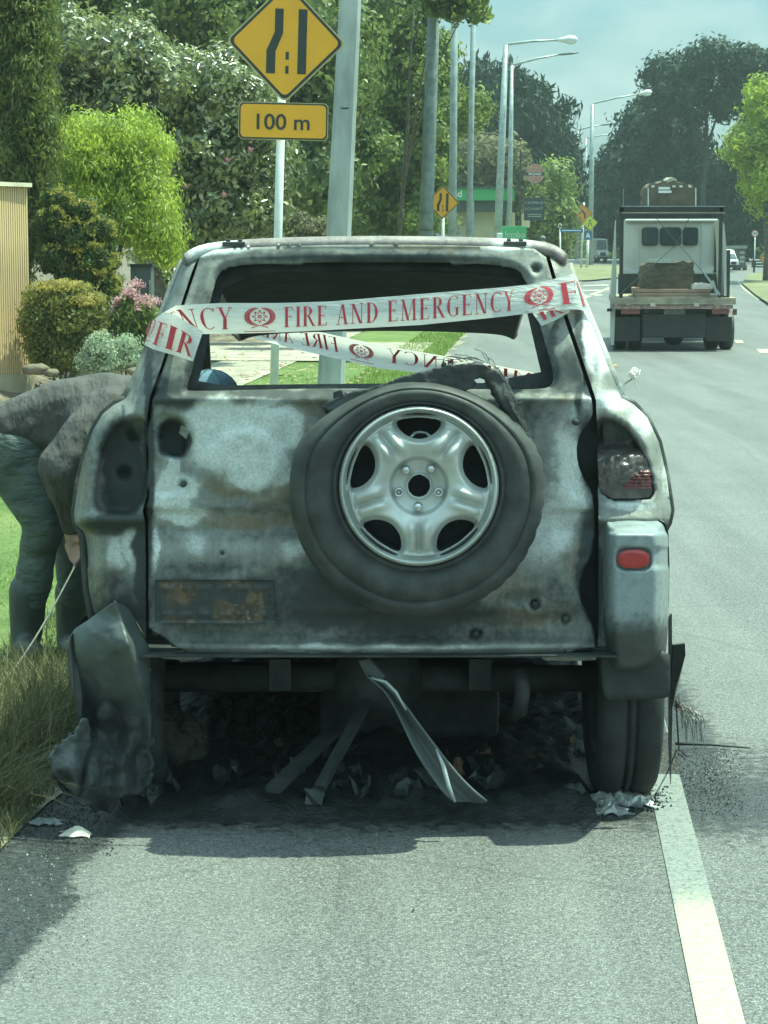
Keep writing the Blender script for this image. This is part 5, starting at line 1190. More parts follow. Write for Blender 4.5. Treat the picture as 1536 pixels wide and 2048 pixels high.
lamp('tiny far street light with its arm pointing left behind the truck cab', (1247, 545), (1246, 379), (1210, 386), 200, 4, 'flat')
# curve warning sign with a green-yellow diamond and a blue plate
e = empty('road_sign', (P(1163, 535, 112).x, 112, Z0(1163, 112)), 'orange curve arrow diamond with a smaller lime diamond overlapping its corner', 'road sign')
b = MB(); leaning(b, 1162, 535, 1168, 405, 112.05, .10, .10); b.build('post', POSTW, e, True)
ORG = pm('sign_orange', (.62, .22, .03), .08, 3, .5); LIM = pm('sign_lime', (.55, .60, .07), .08, 3, .5); BLU = pm('sign_blue', (.03, .14, .30), .1, 3, .5)
c = P(1165, 428, 112); q = framed(lambda k: diamond(.56 * k, .05), None, c, e, ORG, R(4))
plate('symbol', [(-.24, .14), (-.12, .26), (.0, .22), (.14, .05), (.18, -.2), (.10, -.2), (.06, 0), (-.05, .12), (-.12, .12), (-.14, .05)], c, .002, SBLK, q, -.010)
c = P(1180, 446, 111.9); q = framed(lambda k: diamond(.42 * k, .04), None, c, e, LIM, R(4), 'small_panel')
for pts in ([(-.02, .16), (.05, .2), (.03, .06), (-.05, .02)], [(-.1, -.02), (.06, 0), (.1, -.08), (.04, -.1), (.03, -.05), (-.05, -.06)], [(-.12, -.14), (-.08, -.06), (-.04, -.14), (-.06, -.2)], [(.06, -.2), (.1, -.1), (.14, -.2)]): plate('symbol', pts, c, .002, SBLK, q, -.010)
c = P(1176, 471, 112); plate('plate', [(-.2, -.22), (.2, -.22), (.2, .22), (-.2, .22)], c, .012, BLU, e)
WHT = pm('white_print', (.7, .72, .7), .05, 5, .5); plate('symbol', [(-.12, -.1), (-.02, -.1), (0, .02), (.02, -.1), (.12, -.1), (.02, .14), (-.02, .14)], c, .002, WHT, e, -.003)
b = MB(); leaning(b, 1174, 540, 1176, 475, 112.1, .14, .14); b.build('post', POSTW, e, True)
e = empty('street_name_sign', (P(1121, 530, 92).x, 92, Z0(1121, 92)), 'blue street name blade on a thin white post with a ring on top', 'sign')
b = MB(); leaning(b, 1121, 530, 1120, 458, 92, .06, .06); b.build('post', POSTW, e, True); p = P(1143, 461, 92); b = MB(); b.box((p.x - .48, 91.95, p.z - .07), (p.x + .48, 91.98, p.z + .07)); o = b.build('blade', BLU, e)
b = MB(); b.box((p.x - .40, 91.945, p.z - .018), (p.x + .40, 91.949, p.z + .018)); b.build('lettering', WHT, o)
p = P(1120, 452, 92); b = MB(); b.tube([p + Vector((.07 * math.cos(t), 0, .09 * math.sin(t))) for t in np.linspace(0, 2 * math.pi, 15)], .018, 6, False); b.build('ring', POSTW, e)
e = empty('speed_sign', (P(1510, 530, 104).x, 104, Z0(1510, 104)), 'small round speed limit sign on a thin white post near the right edge', 'road sign')
b = MB(); leaning(b, 1509, 530, 1510, 474, 104, .05, .05); b.build('post', POSTW, e, True)
p = P(1510, 467, 103.9); b = MB(); b.lathe(p, 'y', [(0, 0), (.17, 0), (.17, .02), (0, .02)], 24); o = b.build('disc', pm('sign_ring_red', (.38, .10, .10), .1, 5, .5), e); b = MB(); b.lathe(p, 'y', [(0, -.003), (.125, -.003)], 24); b.build('face', WHT, o)
text_mesh('lettering', '50', .13, SBLK, o, p + Vector((0, -.008, -.06)), width=.17, bold=.02)
e = empty('arrow_board', (P(1518, 537, 100).x, 100, G(1518, 537, 0).z), 'low dark board with pale bars on the verge at the right edge', 'sign')
b = MB(); b.pbox(1504, 521, 1532, 535, 100, 100.15); o = b.build('board', SBLK, e)
for y in (524, 530): MB().pbox(1512, y, 1530, y + 2.2, 99.97, 99.995).build('bar', WHT, o)
b = MB(); b.bar(P(1508, 535, 100.1), P(1508, 545, 100.1), .08); b.bar(P(1528, 535, 100.1), P(1528, 545, 100.1), .08); b.build('legs', SBLK, e)
e = empty('road_sign', (P(1540, 540, 96).x, 96, Z0(1540, 96)), 'orange diamond sign cut off by the right edge of the photo', 'road sign')
framed(lambda k: diamond(.5 * k, .05), None, P(1540, 518, 96), e, ORG); b = MB(); leaning(b, 1540, 545, 1540, 520, 96.05, .07, .07); b.build('post', POSTW, e, True)
# ---------------------------------------------------------------- shop, pylon signs
GRN = pm('fascia_green', (.05, .36, .12), .12, 2, .5); CREAM = pm('cream_render', (.60, .54, .38), .10, 1.2, .85); SHADE_ROOF = pm('awning_shade_and_roof', (.06, .075, .07), .3, 4, .8)
sh = empty('shop_building', (P(940, 500, 97).x, 99, Z0(900, 97)), 'cream walled shop with a bright green fascia band behind the poles', 'shop')
z = lambda y: P(900, y, 97).z
xl, xr = P(760, 400, 97).x, P(1022, 400, 97).x; gz = Z0(900, 97) - .1
MB().box((xl, 97, gz), (P(1003, 400, 97).x, 105, z(424))).build('wall', CREAM, sh)
MB().box((xl - .1, 96.2, z(424) + .003), (xr, 105, z(402))).build('awning_shade', SHADE_ROOF, sh)  # dark band coloured in as the shadow under the awning
o = MB().box((xl - .2, 96.0, z(402) + .003), (xr + .1, 96.6, z(378))).build('fascia', GRN, sh); text_mesh('lettering', 'nd', .30, WHT, o, P(915, 394, 95.98), bold=.02)
MB().box((xl - .3, 95.9, z(378) + .004), (xr + .15, 105.2, z(374.5))).build('roof', SHADE_ROOF, sh)
for x in (948, 1004): MB().box((P(x, 400, 95).x - .06, 96.1, gz), (P(x, 400, 95).x + .06, 96.22, z(402))).build('awning_post', GALV, sh)
MB().pbox(1012, 425, 1030, 500, 97.5, 98.5).build('side_wall', CREAM, sh); MB().pbox(1045, 427, 1060, 455, 98, 99).build('side_wall', CREAM, sh)
e = empty('green_sign', (P(1027, 500, 84).x, 84, Z0(1027, 84)), 'green panel sign with white wording above the car roof', 'sign')
o = MB().pbox(1003, 452, 1053, 496, 84, 84.15).build('panel', GRN, e, bevel=.01); text_mesh('lettering', 'Jumbo', .25, pm('faded_white_print', (.40, .50, .42), .3, 9, .6), o, P(1029, 475, 83.985), width=.80, bold=.02)
b = MB(); b.pbox(1006, 496, 1009, 540, 84.02, 84.1); b.pbox(1047, 496, 1050, 540, 84.02, 84.1); b.build('legs', GALV, e)
MB().pbox(995, 466, 1005, 482, 83.6, 84.3).build('lamp_box', POSTW, e, bevel=.03)
e = empty('pylon_sign', (P(1055, 520, 95).x, 95, Z0(1055, 95)), 'round pinkish disc sign over a dark lettered board on a black post', 'sign')
b = MB(); b.pbox(1038, 300, 1043, 560, 95.1, 95.25); b.build('post', SBLK, e)
p = P(1070, 347, 95); b = MB(); b.lathe(p, 'y', [(0, 0), (.42, 0), (.42, .12), (0, .12)], 32); o = b.build('disc', pm('disc_pink', (.42, .22, .17), .35, 7, .5), e)
plate('band', [(-.42, -.09), (.42, -.09), (.42, .05), (-.42, .05)], p, .003, SBLK, o, -.005); text_mesh('lettering', 'ROAD', .10, WHT, o, p + Vector((0, -.01, -.065)), width=.55, bold=.02)
MB().bar(P(1041, 347, 95.15), P(1062, 347, 95.1), .05).build('bracket', SBLK, e)
o = MB().pbox(1048, 396, 1089, 441, 95, 95.15).build('board', pm('navy_board', (.02, .035, .05), .2, 5, .5), e); MB().bar(P(1041, 405, 95.15), P(1050, 405, 95.12), .05).build('bracket', SBLK, e)
PALE = pm('pale_print', (.38, .42, .32), .2, 9, .6); text_mesh('lettering', 'CAMPING', .11, PALE, o, P(1068, 408, 94.98), width=.80); text_mesh('lettering', 'LO-MART', .11, PALE, o, P(1068, 420, 94.98), width=.78)
for y in (428, 432): MB().pbox(1056, y, 1083, y + 1.4, 94.98, 94.995).build('printed_line', PALE, o)
# ================================================================== vehicles
GLASSD = pm('dark_glass', (.03, .05, .055), .2, 5, .12); VW = pm('van_white', (.62, .64, .62), .06, 3, .3); CABW = pm('cab_white', (.50, .52, .47), .12, 1.5, .5); FRAMED = pm('truck_frame_steel', (.024, .032, .032), .3, 5, .6)
def wheel_at(parent, c, r, w_, name='wheel', axis='x'):
    e = bpy.data.objects.new(name, None); COL.objects.link(e); e.parent = parent; e.location = Vector(c) - origin_of(parent); e.empty_display_size = .1
    b = MB(); b.lathe((0, 0, 0), 'x', [(r * .55, -w_ / 2), (r * .93, -w_ / 2), (r, -w_ * .36), (r, w_ * .36), (r * .93, w_ / 2), (r * .55, w_ / 2)], 28); b.build('tyre', RUBBER, e, True, False)
    b = MB(); b.lathe((0, 0, 0), 'x', [(0, -w_ * .3), (r * .3, -w_ * .32), (r * .56, -w_ * .45)], 20); b.lathe((0, 0, 0), 'x', [(0, w_ * .3), (r * .3, w_ * .32), (r * .56, w_ * .45)], 20); b.build('rim', GALV, e, True, False)
YT = 38.3
MB.SH = .095
tk = empty('flatbed_truck', (P(1345, 600, YT).x, YT + 2.6, 0), 'white cab flatbed truck with a steel frame and crossed straps driving away on the right', 'truck')
DECK = pm('deck_timber', (.30, .27, .20), .3, 4, .8)
MB().pbox(1222, 596, 1472, 609, YT, YT + 4.0).build('deck', DECK, tk); MB().pbox(1228, 610, 1466, 618, YT + .02, YT + .12).build('rear_rail', pm('rail_red_white', (.32, .20, .17), .5, 14, .6), tk)
o = MB().pbox(1245, 442, 1442, 556, YT + 4.6, YT + 6.4).build('cab', CABW, tk, bevel=.08)
MB().pbox(1250, 438, 1436, 443, YT + 4.5, YT + 6.2).build('cab_roof_rail', VW, tk, bevel=.02)
for x0, x1 in ((1284, 1316), (1320, 1362), (1366, 1396)):
    p = plate('window', rr((P((x0 + x1) / 2, 475, YT + 4.56).x), P(1340, 473, YT + 4.56).z, (x1 - x0) * (YT + 4.5) / F, 36 * (YT + 4.5) / F, .06), Vector((0, YT + 4.55, 0)), .03, SBLK, tk)
    plate('pane', rr((P((x0 + x1) / 2, 475, YT + 4.56).x), P(1340, 473, YT + 4.56).z, (x1 - x0 - 3) * (YT + 4.5) / F, 32 * (YT + 4.5) / F, .05), Vector((0, YT + 4.535, 0)), .012, GLASSD, p)
for x in (1274, 1404): MB().pbox(x - 1.5, 445, x + 1.5, 553, YT + 4.57, YT + 4.62).build('cab_rib', VW, tk)
MB().pbox(1245, 540, 1442, 547, YT + 4.54, YT + 4.62).build('cab_rib', VW, tk)
MB().pbox(1428, 452, 1440, 545, YT + 4.50, YT + 4.56).build('air_duct', FRAMED, tk)
MB().pbox(1236, 548, 1452, 600, YT + 4.1, YT + 4.3).build('headboard', FRAMED, tk)
for x in (1238, 1436): MB().pbox(x, 415, x + 10, 596, YT + .1, YT + .22).build('frame_post', FRAMED, tk)
for x, w_ in ((1238, 10), (1436, 10)): MB().pbox(x, 415, x + w_, 596, YT + 3.6, YT + 3.72).build('frame_post', FRAMED, tk)
MB().pbox(1238, 413, 1450, 424, YT + .1, YT + .2).build('frame_beam', FRAMED, tk); MB().pbox(1238, 426, 1446, 436, YT + 3.6, YT + 3.7).build('frame_beam', FRAMED, tk)
for x in (1240, 1340, 1442): MB().pbox(x - 3, 417, x + 3, 422, YT + .2, YT + 3.7).build('frame_beam', FRAMED, tk)
MB().pbox(1243, 412, 1450, 413.5, YT + .08, YT + .2).build('frame_edge', GALV, tk); MB().pbox(1243, 424.5, 1450, 426.5, YT + .08, YT + .2).build('frame_edge', pm('rail_tan', (.36, .30, .22), .2, 5, .6), tk)
MB().prism([P(1232, 438, YT + .3), P(1228, 500, YT + .3), P(1221, 600, YT + .3), P(1222, 690, YT + .3), P(1228, 690, YT + .3), P(1233, 560, YT + .3)], (.32, 3.2, 0)).build('side_sheet', CABW, tk)
MB().prism([P(1443, 438, YT + .3), P(1449, 450, YT + .3), P(1453, 500, YT + .3), P(1453, 592, YT + .3), P(1448, 592, YT + .3), P(1447, 500, YT + .3)], (.36, 3.2, 0)).build('side_sheet', CABW, tk)
MB().pbox(1452, 500, 1461, 600, YT + .4, YT + 3.4).build('side_board', FRAMED, tk)
MB().pbox(1246, 378, 1247.5, 415, YT + 3.6, YT + 3.65).build('aerial', GALV, tk)
STR = pm('strap_webbing', (.10, .12, .11), .3, 20, .7)
for (a, c) in (((1312, 436), (1432, 575)), ((1378, 436), (1352, 490)), ((1352, 490), (1240, 588))): MB().bar(P(a[0], a[1], YT + .06), P(c[0], c[1], YT + .05), .045, .008).build('strap', STR, tk)
b = MB(); b.bar(P(1410, 548, YT + .0), P(1440, 590, YT), .05, .03); b.bar(P(1425, 562, YT), P(1434, 590, YT), .06, .04); b.build('ratchet', GALV, tk)
# underside
MB().pbox(1300, 620, 1412, 640, YT + .3, YT + 4).build('chassis', FRAMED, tk); MB().pbox(1284, 626, 1412, 676, YT + .25, YT + .5).build('rear_bumper', FRAMED, tk, bevel=.02)
b = MB(); b.ball(P(1347, 676, YT + 1.0), (.18, .2, .14)); b.tube([P(1240, 668, YT + 1.0), P(1455, 668, YT + 1.0)], .06, 8); b.build('axle', FRAMED, tk, True)
p = P(1349, 622, YT + .24); b = MB(); b.box((p.x - .19, p.y, p.z - .06), (p.x + .19, p.y + .01, p.z + .06)); o = b.build('number_plate', pm('grey_plate', (.16, .18, .17), .3, 20, .5), tk)
for x0, x1 in ((1242, 1280), (1424, 1458)): MB().pbox(x0, 618, x1, 628, YT + .05, YT + .12).build('tail_light', pm('dull_red_lamp', (.20, .06, .05), .3, 20, .35), tk)
for x in (1306, 1393): MB().pbox(x - 5, 606, x + 5, 613, YT - .02, YT + .04).build('marker_light', pm('pale_lamp', (.55, .48, .42), .2, 20, .35), tk)
MB().pbox(1214, 617, 1224, 623, YT + .2, YT + .3).build('side_lamp', BLACKP, tk); MB().pbox(1466, 618, 1474, 630, YT + .2, YT + .3).build('side_lamp', pm('dull_red_lamp2', (.20, .06, .05), .3, 20, .35), tk)
for x0, x1 in ((1226, 1280), (1412, 1464)): MB().pbox(x0, 634, x1, 682, YT + .32, YT + .35).build('mud_flap', BLACKP, tk)
gr = .36
for x in (1239, 1269, 1422, 1451): q = P(x, 690, YT + 1.0); wheel_at(tk, (q.x, YT + 1.0, gr), gr, .21)
for x in (1245, 1445): q = P(x, 690, YT + 1.0); wheel_at(tk, (q.x * 1.1, YT + 5.2, gr), gr, .22)
MB().pbox(1262, 556, 1430, 640, YT + 4.8, YT + 6.2).build('cab_base', FRAMED, tk)
MB().box((P(1262, 600, YT).x + .7, YT + 6.4, .5), (P(1430, 600, YT).x + .6, YT + 6.6, 1.2)).build('bonnet', CABW, tk)
# loads (each rests on the truck)
BALE = pm('bale_brown', (.10, .09, .062), .35, 6, .85, bmp=.6, bscale=14, bdist=.03, stretch=(1, 1, 3)); BALE2 = pm('brown_cloth', (.125, .105, .078), .3, 5, .85, bmp=.4, bscale=10, bdist=.03)
def lumpy(px0, py0, px1, py1, Y0, Y1, name, mat, parent, top=None, amp=.02, seed=0, tw=6):
    out = [(px0, py1)] + [(px0, py0 + (py1 - py0) * .2)] + (top or [(px0 + 4, py0), (px1 - 4, py0)]) + [(px1, py0 + (py1 - py0) * .2), (px1, py1)]
    n = 5; vs_ = []; fs = []; out = resample(out, 6, False)
    for k in range(n + 1):
        for x, y in out: q = P(x, y, Y0); vs_.append((q.x + amp * math.sin(k * 2 + y * .3), Y0 + (Y1 - Y0) * k / n, q.z + (amp * math.sin(x * .3 + k) if y < py1 - 2 else 0)))
    m_ = len(out)
    for k in range(n):
        for i in range(m_ - 1): fs.append((k * m_ + i, (k + 1) * m_ + i, (k + 1) * m_ + i + 1, k * m_ + i + 1))
    fs.append(tuple(range(m_))); fs.append(tuple(range(n * m_, (n + 1) * m_))[::-1])
    return mesh_obj(name, vs_, fs, mat, parent)
e = empty('pallet_load', (P(1344, 412, YT + 1).x, YT + 1.4, P(1344, 412, YT + .1).z), 'brown wrapped load with white papers strapped on top of the truck frame', 'load')
lumpy(1297, 366, 1391, 412.5, YT + .4, YT + 1.6, 'bale', BALE2, e, top=[(1302, 368), (1318, 364), (1340, 362), (1360, 364), (1384, 370)], seed=1)
b = MB(); b.pbox(1317, 374, 1340, 379, YT + .36, YT + .39); b.pbox(1317, 381, 1343, 386, YT + .36, YT + .39); b.build('paper_label', WHT, e)
lumpy(1332, 356, 1352, 366, YT + .5, YT + .8, 'tie_bundle', pm('pale_cloth', (.42, .42, .34), .4, 20, .8), e, amp=.02)
for x in (1306, 1348, 1362, 1380): MB().pbox(x - 3, 371, x + 3, 374.5, YT + .35, YT + .39).build('staple_tag', WHT, e)
for x in (1296.5, 1391.5): b = MB(); b.bar(P(x, 412, YT + .38), P(x, 376, YT + .38), .02, .01); b.build('strap', POSTW, e)
e = empty('pallet_load', (P(1340, 583, YT + 1).x, YT + 1.4, P(1340, 578, YT + .1).z), 'dark brown stacked load with a pale cloth over it on the truck deck', 'load')
lumpy(1294, 524, 1388, 578, YT + .5, YT + 1.8, 'bale', BALE, e, top=[(1298, 530), (1312, 526), (1345, 522), (1384, 524)], seed=2)
lumpy(1308, 519, 1352, 526, YT + .45, YT + 1.5, 'cloth', pm('pale_green_cloth', (.42, .46, .40), .2, 20, .8), e, amp=.015)
e = empty('timber_pack', (P(1345, 590, YT + 1).x, YT + 1.6, P(1340, 596, YT).z), 'reddish boards stacked flat on the truck deck under the dark load', 'timber'); 
for i, y in enumerate((578.5, 585, 591)):
    MB().pbox(1268 + i, y, 1422 - i * 2, y + 5.5 - (.6 if i == 2 else 0), YT + .2, YT + 2.8).build('board', pm('red_board%d' % i, (.30 - .03 * i, .20, .15), .25, 3, .8), e)
e = empty('sack', (P(1405, 578, YT + .5).x, YT + .6, P(1405, 578, YT + .3).z), 'white plastic sack lying beside the dark load', 'sack'); lumpy(1386, 567, 1426, 578, YT + .3, YT + 1.0, 'bag', pm('white_sack', (.68, .64, .56), .15, 12, .6), e, top=[(1392, 569), (1405, 567), (1420, 569)], amp=.02)
# oncoming vehicles
MB.SH = 0.0
def front_vehicle(name, label, cat, x0, y0, x1, y1, Y, body, boxy, L_=4.5):
    e = empty(name, (P((x0 + x1) / 2, y1, Y).x, Y + L_ / 2, Z0(x0, Y)), label, cat)
    a, c = P(x0, y1, Y), P(x1, y0, Y); w_, h, zb = c.x - a.x, c.z - a.z, a.z; cx = (a.x + c.x) / 2
    pr = [(0, .18), (0, .46), (.10, .52), (.35 if not boxy else .12, .96), (.55, 1.0), (1, .98), (1, .18)]
    b = MB(); b.prism([(cx - w_ / 2, Y + q * L_, zb + r * h) for q, r in pr], (w_, 0, 0)); b.build('body', body, e, bevel=.05)
    f = lambda u0, v0, u1, v1, dy, nm, mt: MB().prism([(cx + u0 * w_, Y + dy, zb + v0 * h), (cx + u1 * w_, Y + dy, zb + v0 * h), (cx + u1 * w_, Y + dy, zb + v1 * h), (cx + u0 * w_, Y + dy, zb + v1 * h)], (0, .03, 0)).build(nm, mt, e)
    dy0 = .10 * L_; dy1 = (.12 if boxy else .35) * L_
    MB().add([(cx - .42 * w_, Y + dy0 - .03, zb + .55 * h), (cx + .42 * w_, Y + dy0 - .03, zb + .55 * h), (cx + .38 * w_, Y + dy1 - .03, zb + .92 * h), (cx - .38 * w_, Y + dy1 - .03, zb + .92 * h)], [(0, 1, 2, 3)]).build('windscreen', GLASSD, e)
    f(-.46, .34, -.28, .44, -.02, 'headlight', WHT); f(.28, .34, .46, .44, -.02, 'headlight', WHT); f(-.22, .28, .22, .42, -.02, 'grille', BLACKP); f(-.47, .18, .47, .26, -.03, 'bumper', BLACKP)
    for s in (-.4, .4):
        for d in (.2, .8): wheel_at(e, (cx + s * w_, Y + d * L_, zb + .16 * h), .16 * h, .2)
    return e
zr = lambda Y: zg(Y)
front_vehicle('oncoming_truck', 'white fronted truck far down the road between the poles and the flatbed', 'truck', 1194, 476, 1218, 526, 128, pm('far_truck_white', (.36, .38, .37), .2, 2, .4), True, 7)
front_vehicle('oncoming_van', 'white van far off just right of the flatbed truck', 'van', 1456, 498, 1479, 541, 104, VW, False)
e = empty('car_trailer', (P(1484, 540, 108).x, 109, zg(108)), 'dark box trailer with grey stickers beside the far white van', 'trailer')
MB().pbox(1476, 496, 1492, 536, 108, 111).build('box', pm('trailer_dark', (.07, .085, .08), .6, 6, .6), e); MB().pbox(1474, 491, 1494, 497, 107.8, 111.2).build('roof', pm('grey_roof', (.25, .27, .26), .2, 6, .6), e)
for x in (1478, 1490): q = P(x, 538, 108.5); wheel_at(e, (q.x, 108.6, q.z + .1), .25, .15)
for y in (502, 512, 520): MB().pbox(1480, y, 1489, y + 6, 107.97, 107.99).build('sticker', pm('grey_sticker', (.3, .32, .3), .3, 12, .6), e)
e = front_vehicle('parked_car', 'dark hatchback parked by the cream shop wall, only its curved roof showing', 'car', 855, 463, 926, 535, 92, pm('car_dark', (.03, .04, .045), .1, 3, .2), False, 4)
# far worker
# ================================================================== people
SKIN = pm('skin', (.34, .20, .15), .12, 20, .55); HOOD = pm('hoodie_cloth', (.07, .067, .065), .3, 5, .85, bmp=1, bscale=3.5, bdist=.06, stretch=(2.2, 1, 1)); TROU = pm('trouser_denim', (.085, .11, .10), .3, 6, .85, bmp=1, bscale=4, bdist=.05, stretch=(1.0, 1.0, 2.4))
BOOT = pm('rubber_boot', (.04, .055, .05), .3, 8, .5, bmp=.2, bscale=12); CAPM = pm('cap_blue', (.10, .18, .23), .25, 9, .8, bmp=.4, bscale=30, bdist=.01)
def skin_mesh(name, chains, mat, parent, voxel=.014, smooth=6, disp=0, dscale=.2):
    b = MB()
    for pts in chains:
        pp = [Vector(p[:3]) for p in pts]; rr_ = [p[3] for p in pts]
        # dense resample, then overlapping spheres joined by cones
        P_, R_ = [], []
        for i in range(len(pp) - 1):
            for k in range(5): t = k / 5; P_.append(pp[i].lerp(pp[i + 1], t)); R_.append(rr_[i] * (1 - t) + rr_[i + 1] * t)
        P_.append(pp[-1]); R_.append(rr_[-1]); b.tube(P_, R_, 12)
        for p, r in zip(pp, rr_): b.ball(p, r * .995, 12, 8)
    o = b.build(name, mat, parent, True)
    m = o.modifiers.new('remesh', 'REMESH'); m.mode = 'VOXEL'; m.voxel_size = voxel; m.use_smooth_shade = True
    if smooth: m = o.modifiers.new('smooth', 'SMOOTH'); m.factor = .6; m.iterations = smooth
    if disp:
        t = bpy.data.textures.new(name + '_folds', 'CLOUDS'); t.noise_scale = dscale; t.noise_depth = 2
        m = o.modifiers.new('folds', 'DISPLACE'); m.texture = t; m.strength = disp; m.mid_level = .5; m.texture_coords = 'GLOBAL'
    return o
def q(x, y, Y, r): v = P(x, y, Y); return (v.x, v.y, v.z, r)
YP = 8.8
foot1, foot2 = G(50, 1318), G(140, 1300)
pe = empty('person', (foot1.x, foot1.y, 0), 'person in dark hooded top, blue cap and rubber boots bending into the burnt car', 'person')
skin_mesh('body', [[q(60, 870, YP, .10), q(150, 835, YP, .10), q(238, 815, YP, .10), q(320, 805, YP, .055), q(372, 795, YP, .062), q(410, 792, YP, .085), q(432, 798, YP, .085)],
                   [q(215, 818, YP - .1, .05), q(150, 958, YP - .14, .042), q(142, 1060, YP - .12, .032), q(146, 1085, YP - .12, .030)],
                   [q(60, 880, YP, .1), q(92, 1040, YP, .06), q(58, 1200, YP + .02, .045), q(52, 1290, YP + .03, .04)],
                   [q(60, 880, YP + .2, .1), q(150, 1030, YP + .24, .06), q(146, 1200, YP + .3, .045), q(146, 1280, YP + .32, .04)],
                   # fingers of the near hand closing on the cable
                   ] + [[q(146 - 3 * k, 1080 + 4 * k, YP - .12, .018), q(158 - 5 * k, 1092 + 9 * k, YP - .14, .0095), q(168 - 5 * k, 1102 + 9 * k, YP - .16, .0085), q(162 - 5 * k, 1109 + 9 * k, YP - .165, .0078)] for k in range(4)] + [[q(150, 1076, YP - .13, .018), q(164, 1082, YP - .175, .0115), q(172, 1094, YP - .185, .0095)]], SKIN, pe, .006, 2)
skin_mesh('hooded_top', [[q(8, 866, YP, .125), q(64, 848, YP, .136), q(110, 834, YP, .142), q(160, 822, YP, .145), q(215, 812, YP, .142), q(262, 808, YP, .125), q(300, 806, YP, .085)],
                      [q(215, 822, YP - .12, .105), q(175, 880, YP - .20, .110), q(132, 936, YP - .22, .112), q(132, 972, YP - .20, .090), q(136, 1015, YP - .17, .062), q(141, 1050, YP - .13, .046)],
                      [q(130, 850, YP, .14), q(150, 900, YP - .02, .12)],
                      [q(215, 815, YP + .14, .12), q(250, 900, YP + .2, .08), q(300, 960, YP + .2, .06)]], HOOD, pe, .012, 4, .035, .20)
skin_mesh('trousers', [[q(6, 895, YP, .150), q(30, 925, YP, .145)], [q(30, 900, YP, .155), q(64, 975, YP, .128), q(88, 1042, YP - .03, .095), q(78, 1100, YP, .082), q(62, 1180, YP + .02, .075), q(57, 1210, YP + .02, .07)],
                       [q(50, 890, YP + .18, .14), q(105, 975, YP + .2, .115), q(152, 1045, YP + .22, .09), q(147, 1120, YP + .27, .08), q(146, 1190, YP + .3, .074)]], TROU, pe, .012, 4, .028, .14)
for (x, dx, dY) in ((56, 0, 0), (147, 0, .3)):
    skin_mesh('boot', [[q(x, 1182, YP + .02 + dY, .082), q(x - 2, 1240, YP + .03 + dY, .074), q(x - 5, 1290, YP + .02 + dY, .062)], [q(x - 6, 1296, YP + dY, .055), q(x + 8, 1303, YP - .12 + dY, .05), q(x + 14, 1306, YP - .17 + dY, .042)]], BOOT, pe, .012, 3)
b = MB(); c = P(421, 792, YP)
for i in range(9):
    pass
b.ball(c, (.118, .105, .108), 20, 12); b.v = [(x, y, z) if z > c.z - .02 else (x, y, c.z - .02) for x, y, z in b.v]; cp = b.build('cap', CAPM, pe, True)
b = MB()
for a in np.linspace(0, math.pi, 4)[:3]: b.tube([c + Vector((math.cos(a) * .119 * math.cos(t), math.sin(a) * .106 * math.cos(t), .109 * math.sin(t))) for t in np.linspace(.05, math.pi - .05, 14)], .0022, 5, False)
b.build('seam', pm('cap_seam', (.06, .11, .15), .2, 20, .8), cp)
b = MB(); b.ball(c + Vector((.10, -.02, -.015)), (.09, .075, .008), 14, 6); b.build('brim', CAPM, cp, True)
# cable held in the hand
cb = MB(); h0 = P(160, 1112, YP - .15); h1 = G(-60, 1440, .02); pts = [h0.lerp(h1, t) - Vector((0, 0, .06 * math.sin(math.pi * t))) for t in np.linspace(0, 1, 14)]
cb.tube([P(178, 1090, YP - .1)] + pts, .0042, 6); o = cb.build('cable', pm('grey_cable', (.13, .14, .125), .4, 30, .6), smooth=True); tag(o, 'thin grey cable running from the bending person down to the grass', 'cable')
# far worker
b0 = Vector(((1083 - 768) / F * 88, 88, zg(88)))
we = empty('person', b0, 'distant person in dark blue with a lime vest, seen just above the car roof', 'person'); zt = P(1083, 473, 88).z; hh = zt - b0.z
k = 1.0; zz = lambda f: b0.z + f * hh
X0 = b0.x
NAVY = pm('navy_cloth', (.03, .055, .12), .2, 8, .8); HIV = pm('lime_vest', (.45, .75, .10), .1, 8, .6)
skin_mesh('body', [[(X0, 88, zz(.55), .12), (X0, 88, zz(.8), .14), (X0, 88, zz(.87), .06), (X0, 88, zz(.94), .10)], [(X0 - .1, 88, zz(.5), .09), (X0 - .12, 88, zz(.03), .06)], [(X0 + .1, 88, zz(.5), .09), (X0 + .12, 88, zz(.03), .06)]], SKIN, we, .03, 2)
skin_mesh('jacket', [[(X0, 88, zz(.48), .19), (X0, 88, zz(.79), .22)], [(X0 - .24, 88, zz(.8), .09), (X0 - .33, 88, zz(.6), .08), (X0 - .25, 87.85, zz(.5), .07)], [(X0 + .24, 88, zz(.8), .09), (X0 + .33, 88, zz(.6), .08), (X0 + .25, 87.85, zz(.5), .07)], [(X0 - .2, 88, zz(.8), .1), (X0 + .2, 88, zz(.8), .1)]], NAVY, we, .03, 2)
skin_mesh('trousers', [[(X0 - .1, 88, zz(.5), .12), (X0 - .12, 88, zz(.05), .08)], [(X0 + .1, 88, zz(.5), .12), (X0 + .12, 88, zz(.05), .08)]], NAVY, we, .03, 2)
b = MB(); b.prism([(X0 - .12, 87.74, zz(.86)), (X0 + .12, 87.74, zz(.86)), (X0 + .09, 87.74, zz(.76)), (X0 - .09, 87.74, zz(.76))], (0, .05, 0)); b.build('vest', HIV, we)
b = MB(); b.ball((X0, 88, zz(.965)), (.13, .14, .10), 12, 8); b.build('hat', pm('grey_hat', (.12, .15, .14), .2, 8, .7), we, True)
